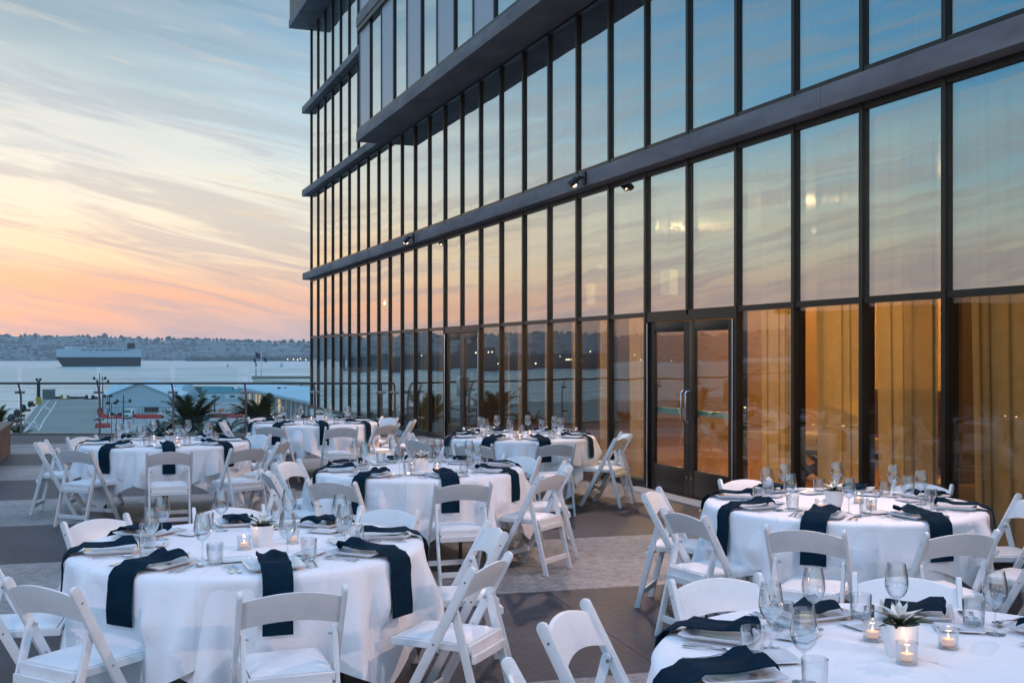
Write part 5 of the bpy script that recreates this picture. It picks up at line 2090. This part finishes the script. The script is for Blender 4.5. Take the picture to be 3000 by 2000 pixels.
def napkin_mesh(seed, hang):
    """local: +y outward to the diner, origin at plate centre on the cloth"""
    rnd = random.Random(seed)
    w = 0.146
    edge_y = hang['edge']
    if hang['drop'] > 0:
        path = [(-0.115, 0.034), (-0.105, 0.052), (-0.06, 0.050), (-0.01, 0.034), (0.05, 0.032), (0.11, 0.036), (0.135, 0.038), (edge_y - 0.035, 0.022), (edge_y + 0.006, 0.012), (edge_y + 0.024, -0.01)]
        nd = 7
        for k in range(1, nd + 1):
            path.append((edge_y + 0.036 + 0.005 * sin(k * 0.8 + seed), -0.01 - hang['drop'] * k / nd))
    else:
        path = [(-0.10, 0.030), (-0.09, 0.046), (-0.04, 0.044), (0.0, 0.030), (0.05, 0.030), (0.10, 0.036), (0.115, 0.034)]
    nw = 9
    a1, a2 = rnd.uniform(0, 6), rnd.uniform(0, 6)
    tw = rnd.uniform(-0.10, 0.10)
    mb = MB()
    top = []

    def pt(i, j, off):
        y, z = path[j]
        t = -1 + 2 * i / (nw - 1)
        s = j / (len(path) - 1)
        wide = w / 2 * (1 + 0.02 * sin(s * 5 + a1))
        x = t * wide + 0.05 * s * tw
        hump = 0.006 * sin(t * 3.2 + a2) * (1 if j < 4 else 0.3) + 0.002 * sin(t * 6 + a1 + s * 4)
        if j < 3:
            z += 0.012 * (cos(t * 4 + a1))
            y += 0.008 * sin(t * 4 + a2)
        if j <= 8:
            return (x, y, z + off + hump * (0.7 if j < 7 else 0.2))
        return (x, y + off + max(-0.002, hump * 0.5) + 0.003, z)
    nj = len(path)
    vs = []
    mb.grid(nw, nj, lambda i, j: pt(i, j, 0.007))
    mb.grid(nw, nj, lambda i, j: pt(i, j, 0.001))
    n0 = nw * nj
    for j in range(nj - 1):
        for i in (0, nw - 1):
            mb.f.append((j * nw + i, (j + 1) * nw + i, n0 + (j + 1) * nw + i, n0 + j * nw + i))
    for i in range(nw - 1):
        for j in (0, nj - 1):
            mb.f.append((j * nw + i, j * nw + i + 1, n0 + j * nw + i + 1, n0 + j * nw + i))
    return mb.mesh('napkin', m_napkin, smooth=True)


PR = 0.690   # plate centre radius
nap_hang = [napkin_mesh(s, {'edge': TR - PR, 'drop': d}) for s, d in ((1, 0.25), (2, 0.30), (3, 0.27), (4, 0.22))]
nap_flat = [napkin_mesh(s, {'edge': 0, 'drop': 0}) for s in (7, 8)]


def pot_meshes():
    n = 48
    mb = MB()
    prof = [(0.043, 0.0), (0.050, 0.03), (0.056, 0.07), (0.060, 0.104), (0.0605, 0.108), (0.057, 0.108), (0.054, 0.09), (0.0, 0.088)]
    for r, z in prof:
        for k in range(n):
            a = 2 * pi * k / n
            rr = r * (1 + (0.018 * (1 if k % 2 else -1) if 0.01 < z < 0.103 and r > 0.045 else 0))
            mb.v.append((rr * cos(a), rr * sin(a), z))
    for i in range(len(prof) - 1):
        for k in range(n):
            k2 = (k + 1) % n
            mb.f.append((i * n + k, i * n + k2, (i + 1) * n + k2, (i + 1) * n + k))
    mb.f.append(tuple(range(n))[::-1])
    pot = mb.mesh('pot', m_porc, smooth=True)
    leaf = MB()

    def blade(base, dirv, L, w, up):
        side = Vector((-dirv.y, dirv.x, 0)).normalized() * w
        a = Vector(base)
        m = a + dirv * L * 0.5 + Vector((0, 0, up))
        t = a + dirv * L + Vector((0, 0, up * 0.6))
        return [a - side * 0.3, a + side * 0.3, m + side, t, m - side, m + Vector((0, 0, -0.004))]
    leaf = MB().add(blade((0, 0, 0), Vector((1, 0, 0)), 0.075, 0.011, 0.012), [(0, 1, 5), (1, 2, 5), (2, 3, 5), (3, 4, 5), (4, 0, 5)]).mesh('leaf', m_leaf)
    petal = MB().add(blade((0, 0, 0), Vector((0.8, 0, 0.6)), 0.06, 0.010, 0.010), [(0, 1, 5), (1, 2, 5), (2, 3, 5), (3, 4, 5), (4, 0, 5)]).mesh('petal', m_petal)
    sta = MB().tube([(0, 0, 0), (0, 0, 0.055)], 0.002, 5).mesh('stamen', m_petal)
    return pot, leaf, petal, sta


pot_me, leaf_me, petal_me, stamen_me = pot_meshes()
soil_me = MB().lathe([(0, 0.0), (0.053, 0.0)], 20).mesh('soil', m_leaf)


def flowerpot(x, y, z, label, seed):
    rnd = random.Random(seed)
    root = thing('flower_pot', label, 'flower pot', (x, y, z), rnd.uniform(0, 6))
    link('pot', pot_me, root)
    for k in range(16):
        o = link('leaf', leaf_me, root, (0.008 * cos(k), 0.008 * sin(k), 0.096))
        o.rotation_euler = (0, R(rnd.uniform(-25, 8)), 2 * pi * k / 16 + rnd.uniform(-.2, .2))
        o.scale = (rnd.uniform(1.05, 1.45),) * 3
    fl = link('flower', stamen_me, root, (0, 0, 0.10))
    for k in range(6):
        o = link('petal', petal_me, fl, (0, 0, 0.008))
        o.rotation_euler = (0, R(rnd.uniform(-8, 18)), 2 * pi * k / 6 + 0.2)
        o.scale = (1.5, 1.7, 1.3)
    for k in range(5):
        o = link('petal', petal_me, fl, (0, 0, 0.012))
        o.rotation_euler = (0, R(rnd.uniform(-30, -15)), 2 * pi * k / 5)
        o.scale = (1.1, 1.3, 1.1)
    return root


cand_glass = MB().lathe([(0.030, 0.0), (0.034, 0.006), (0.033, 0.04), (0.036, 0.068), (0.034, 0.068), (0.0305, 0.04), (0.030, 0.014), (0.0, 0.012)], 20).mesh('votive_glass', m_gbowl, smooth=True)
cand_base = MB().lathe([(0, 0), (0.029, 0), (0.031, 0.011), (0, 0.011)], 16).mesh('glass_base', m_solidglass, smooth=True)
cand_wax = MB().lathe([(0, 0.014), (0.0205, 0.014), (0.0205, 0.033), (0.017, 0.0325), (0, 0.032)], 16).mesh('wax', m_wax)
cand_flame = MB().lathe([(0.0, 0.034), (0.0026, 0.036), (0.003, 0.0385), (0.0016, 0.043), (0.0, 0.046)], 8).mesh('flame', m_flame)


def candle(x, y, z, label):
    root = thing('votive_candle', label, 'candle', (x, y, z))
    link('votive_glass', cand_glass, root)
    link('glass_base', cand_base, root)
    w = link('wax', cand_wax, root)
    link('flame', cand_flame, w)
    l = bpy.data.lights.new('candle_light', 'POINT')
    l.energy = 0.09
    l.color = (1.0, 0.55, 0.25)
    l.shadow_soft_size = 0.008
    lo_ = bpy.data.objects.new('candle_light', l)
    lo_.location = (x, y, z + 0.075)
    COL.objects.link(lo_)


SIDE = {0: 'right', 45: 'back right', 90: 'back', 135: 'back left', 180: 'left', 225: 'front left', 270: 'front', 315: 'front right'}


def side_name(a):
    """photo side of a table for angle a (0 right, 90 away)"""
    return SIDE[int(((a % 360) + 22.5) // 45 * 45) % 360]


def in_frame(x, y, z, m=120):
    if y < 0.4:
        return False
    px = 1500 + 3300 * x / y
    py = 1035 + 3300 * (EYE - z) / y
    return -m < px < 3000 + m and -m < py < 2000 + m


def setting(tx, ty, a, tname, sname, cutlery, rnd, hang=True, flip=False):
    """one place setting; a = angle from table centre to the diner"""
    o_ = Vector((cos(R(a)), sin(R(a)), 0))
    f = -o_
    left = Vector((-f.y, f.x, 0))
    c = Vector((tx, ty, 0))
    zt = TH + 0.0145
    where = 'at the %s place of the %s' % (sname, tname)

    def at(r, l, z=zt):
        v = c + o_ * r + left * l
        return Vector((v.x, v.y, z))
    j = rnd.uniform
    rz = R(a) - pi / 2
    p = at(PR + j(-0.01, 0.01), j(-0.01, 0.01))
    if in_frame(*p):
        t = link('dinner_plate', plate_me, None, p, rz + j(-0.06, 0.06))
        tag(t, 'square white dinner plate ' + where, 'plate', 'square dinner plates')
        nm = rnd.choice(nap_hang if hang else nap_flat)
        t = link('napkin', nm, None, (p.x, p.y, zt), rz + (j(-0.12, 0.12) if hang else R(90) + j(-.1, .1)))
        t.scale = (j(0.86, 1.12), 1, 1)
        tag(t, ('dark teal napkin hanging down ' if hang else 'dark teal napkin folded flat ') + where, 'napkin', 'dark teal napkins')
    p = at(0.47 + j(-0.02, 0.02), 0.13 + j(-0.02, 0.02))
    if in_frame(*p):
        t = link('bread_plate', bread_me, None, p, rz + j(-0.15, 0.15))
        tag(t, 'small white bread plate ' + where, 'plate', 'small bread plates')
    p = at(0.50 + j(-0.02, 0.02), -0.10 + j(-0.02, 0.02))
    if in_frame(*p):
        t = thing('wine_glass', 'empty stemmed wine glass ' + where, 'wine glass', p, j(0, 6), 'stemmed wine glasses')
        link('stem', wg_stem, t)
        link('bowl', wg_bowl, t)
    p = at(0.53 + j(-0.015, 0.015), -0.21 + j(-0.015, 0.015))
    if in_frame(*p):
        t = thing('water_tumbler', 'short clear water tumbler ' + where, 'tumbler', p, j(0, 6), 'clear water tumblers')
        link('tumbler_wall', tum_out, t)
        link('thick_base', tum_base, t)
    if cutlery:
        for me, nm, r, l, rr, lab in ((fork_me, 'fork', PR, 0.195, pi, 'outer steel fork '), (fork_me, 'fork', PR, 0.163, pi, 'inner steel fork '),
                                      (knife_me, 'knife', PR - 0.005, -0.165, pi, 'steel knife '), (spoon_me, 'spoon', PR, -0.195, pi, 'steel spoon ')):
            p = at(r + j(-0.008, 0.008), l + j(-0.006, 0.006), zt + 0.0005)
            if in_frame(*p, m=30):
                t = link(nm, me, None, p, rz + rr + j(-0.07, 0.07))
                tag(t, lab + where, nm, 'steel ' + ('knives' if nm == 'knife' else nm + 's'))


TABLES = [
    # name, x, y, setting angles, chairs [(x, y)], cloth rotation, cutlery
    dict(n='front left table', x=-1.37, y=5.90, a0=-70.5, rot=-75, cut=True,
         ch=[(-0.897, 4.62), (-0.09, 5.28), (-0.08, 6.30), (-0.78, 7.02), (-1.79, 7.12), (-2.46, 6.64), (-2.66, 5.52), (-1.97, 4.80)]),
    dict(n='middle table', x=-0.80, y=9.75, a0=-70, rot=-95, cut=True,
         ch=[(-0.36, 8.46), (0.33, 9.10), (0.44, 9.90), (0.08, 10.68), (-1.38, 8.56), (-2.02, 9.22), (-1.99, 10.15), (-1.25, 10.98)]),
    dict(n='back left table', x=-3.88, y=12.6, a0=-70, rot=-30, cut=False,
         ch=[(-3.41, 11.22), (-2.70, 11.60), (-2.52, 12.5), (-3.05, 13.6), (-5.05, 13.2), (-5.22, 12.45), (-4.45, 11.42)]),
    dict(n='curtain side table', x=2.20, y=7.50, a0=-113, rot=-86, cut=True,
         ch=[(1.62, 6.24), (2.45, 6.12), (3.24, 6.55), (3.50, 7.55), (3.08, 8.45), (1.80, 8.74), (1.02, 7.95), (1.05, 6.90)]),
    dict(n='front right table', x=1.36, y=3.63, a0=-8, rot=20, cut=True,
         ch=[(0.88, 4.90), (1.72, 4.92), (0.19, 4.24), (0.01, 3.36)]),
    dict(n='farthest table', x=-2.86, y=16.3, a0=-70, rot=-20, cut=False,
         ch=[(-2.25, 14.9), (-3.22, 15.1), (-1.70, 15.45), (-1.42, 16.25), (-1.86, 17.2), (-3.84, 17.2), (-4.12, 16.1)]),
    dict(n='back glass side table', x=0.10, y=13.6, a0=-70, rot=-60, cut=False,
         ch=[(0.48, 12.15), (-0.42, 12.1), (1.22, 13.05), (1.38, 13.75), (0.62, 14.72), (-0.42, 14.75), (-1.10, 13.5), (-1.10, 12.75)]),
]

for ti, T in enumerate(TABLES):
    tn = T['n']
    tx, ty = T['x'], T['y']
    rnd = random.Random(40 + ti)
    tb = thing('round_table', 'round table hidden under white cloths, the ' + tn, 'table', (tx, ty, 0), R(T['rot']), 'round banquet tables')
    link('tabletop', MB().lathe([(0, TH - 0.025), (TR - 0.004, TH - 0.025), (TR, TH - 0.012), (TR - 0.004, TH), (0, TH)], 64).mesh('tabletop', m_ttop, smooth=True), tb)
    for s in (-1, 1):
        for s2 in (-1, 1):
            link('leg', MB().tube([(s * 0.48, s2 * 0.42, 0), (s * 0.48, s2 * 0.42, TH - 0.026)], 0.015, 8).mesh('leg', m_black), tb)
    # chairs: angle, push out so that they do not cut the table
    angs = []
    used = {}
    order = []
    for (x, y) in T['ch']:
        dx, dy = x - tx, y - ty
        r = math.hypot(dx, dy)
        a = math.degrees(math.atan2(dy, dx))
        if r < 1.31:
            x, y = tx + dx / r * 1.31, ty + dy / r * 1.31
            r = 1.31
        order.append((x, y, a, r))
        if r < 1.5:
            angs.append(R(a))
    for (x, y, a, r) in order:
        sn = side_name(a)
        cnt = used.get(sn, 0)
        used[sn] = cnt + 1
        extra = '' if cnt == 0 else ', second one' if cnt == 1 else ', third one'
        face = a + 180 + rnd.uniform(-4, 4)
        place_chair(x, y, face, 'white folding chair at the %s side of the %s%s' % (sn, tn, extra), 'white folding chairs round the tables')
    if ti == 4:
        sa = [(74, False), (111, False), (152, True), (192, True), (33, True), (-8, True)]
    else:
        sa = [(T['a0'] + 45 * k + rnd.uniform(-2, 2), True) for k in range(8)]
    na = [R(a) for a, _h in sa]
    c1 = drape(1.24 if ti == 0 else 1.14, R(T['rot']), angs, 0.008, 60 + ti, cham=0.72 if ti == 0 else 0.62, naps=na)
    o = link('tablecloth', c1, None, (tx, ty, 0))
    tag(o, 'white square top cloth draped over the ' + tn, 'tablecloth', 'white tablecloths')
    c2 = drape(1.20, R(T['rot'] + 45), angs, 0.0, 80 + ti, cham=0.8, naps=na)
    o = link('under_cloth', c2, None, (tx, ty, 0))
    tag(o, 'longer white under cloth hanging below the top cloth of the ' + tn, 'tablecloth', 'white under cloths')
    # settings
    cnt = {}
    for a, hg in sa:
        sn = side_name(a)
        if sn in cnt:
            sn = sn + ' inner'
        cnt[sn] = 1
        setting(tx, ty, a, tn, sn, T['cut'], rnd, hg)

ZT = TH + 0.0145
# centrepieces at positions read from the photograph


def onT(px, py):
    Y = (EYE - ZT) * 3300.0 / (py - 1035)
    return (px - 1500) / 3300.0 * Y, Y


for px, py, lab, sd in ((768, 1598, 'ribbed white pot with a white lily on the front left table', 1), (1236, 1376, 'white pot with a white lily on the middle table', 2),
                        (2445, 1484, 'ribbed white pot with a white lily on the curtain side table', 3), (2638, 1918, 'large looking white pot with lily among candles on the front right table', 4),
                        (499, 1303, 'small pinkish white pot on the back left table', 5), (938, 1236, 'small pinkish white pot on the farthest table', 6)):
    x, y = onT(px, py)
    flowerpot(x, y, ZT, lab, sd)
for px, py, lab in ((715, 1608, 'lit votive candle left of the pot on the front left table'), (858, 1590, 'lit votive candle behind a wine glass on the front left table'),
                    (2556, 1875, 'lit votive candle left of the pot on the front right table'), (2657, 1942, 'lit votive candle in front of the pot on the front right table'), (2778, 1898, 'lit votive candle right of the pot on the front right table'),
                    (2404, 1492, 'lit votive candle left of the pot on the curtain side table'), (2553, 1492, 'lit votive candle right of the pot on the curtain side table'),
                    (2516, 1474, 'lit votive candle behind the pot on the curtain side table'),
                    (1206, 1380, 'lit votive candle left of the pot on the middle table'), (1281, 1382, 'lit votive candle right of the pot on the middle table'),
                    (451, 1294, 'lit votive candle left of the pot on the back left table'), (519, 1300, 'lit votive candle right of the pot on the back left table'),
                    (912, 1235, 'lit votive candle left of the pot on the farthest table'), (955, 1234, 'lit votive candle right of the pot on the farthest table'),
                    (1510, 1281, 'left of the lit candles on the back table by the glass'), (1552, 1278, 'right of the lit candles on the back table by the glass'), (1523, 1290, 'nearest of the lit candles on the back table by the glass')):
    x, y = onT(px, py)
    candle(x, y, ZT, lab)

# ------------------------------------------------------------------ haze over the bay
USE_HAZE = True
if USE_HAZE:
    hz = link('haze', MB().box(-9100, 4100, -700, 9100, SEA - 3, 96).mesh('haze', mat('haze_tmp')))
    m = bpy.data.materials.new('haze')
    m.use_nodes = True
    nt = m.node_tree
    nt.nodes.clear()
    o = N(nt, 'ShaderNodeOutputMaterial')
    v = N(nt, 'ShaderNodeVolumePrincipled')
    v.inputs['Color'].default_value = (0.92, 0.90, 0.90, 1)
    v.inputs['Density'].default_value = 0.00008
    nt.links.new(v.outputs[0], o.inputs['Volume'])
    hz.data.materials.clear()
    hz.data.materials.append(m)
    tag(hz, 'thin sea haze over the bay', kind='stuff')
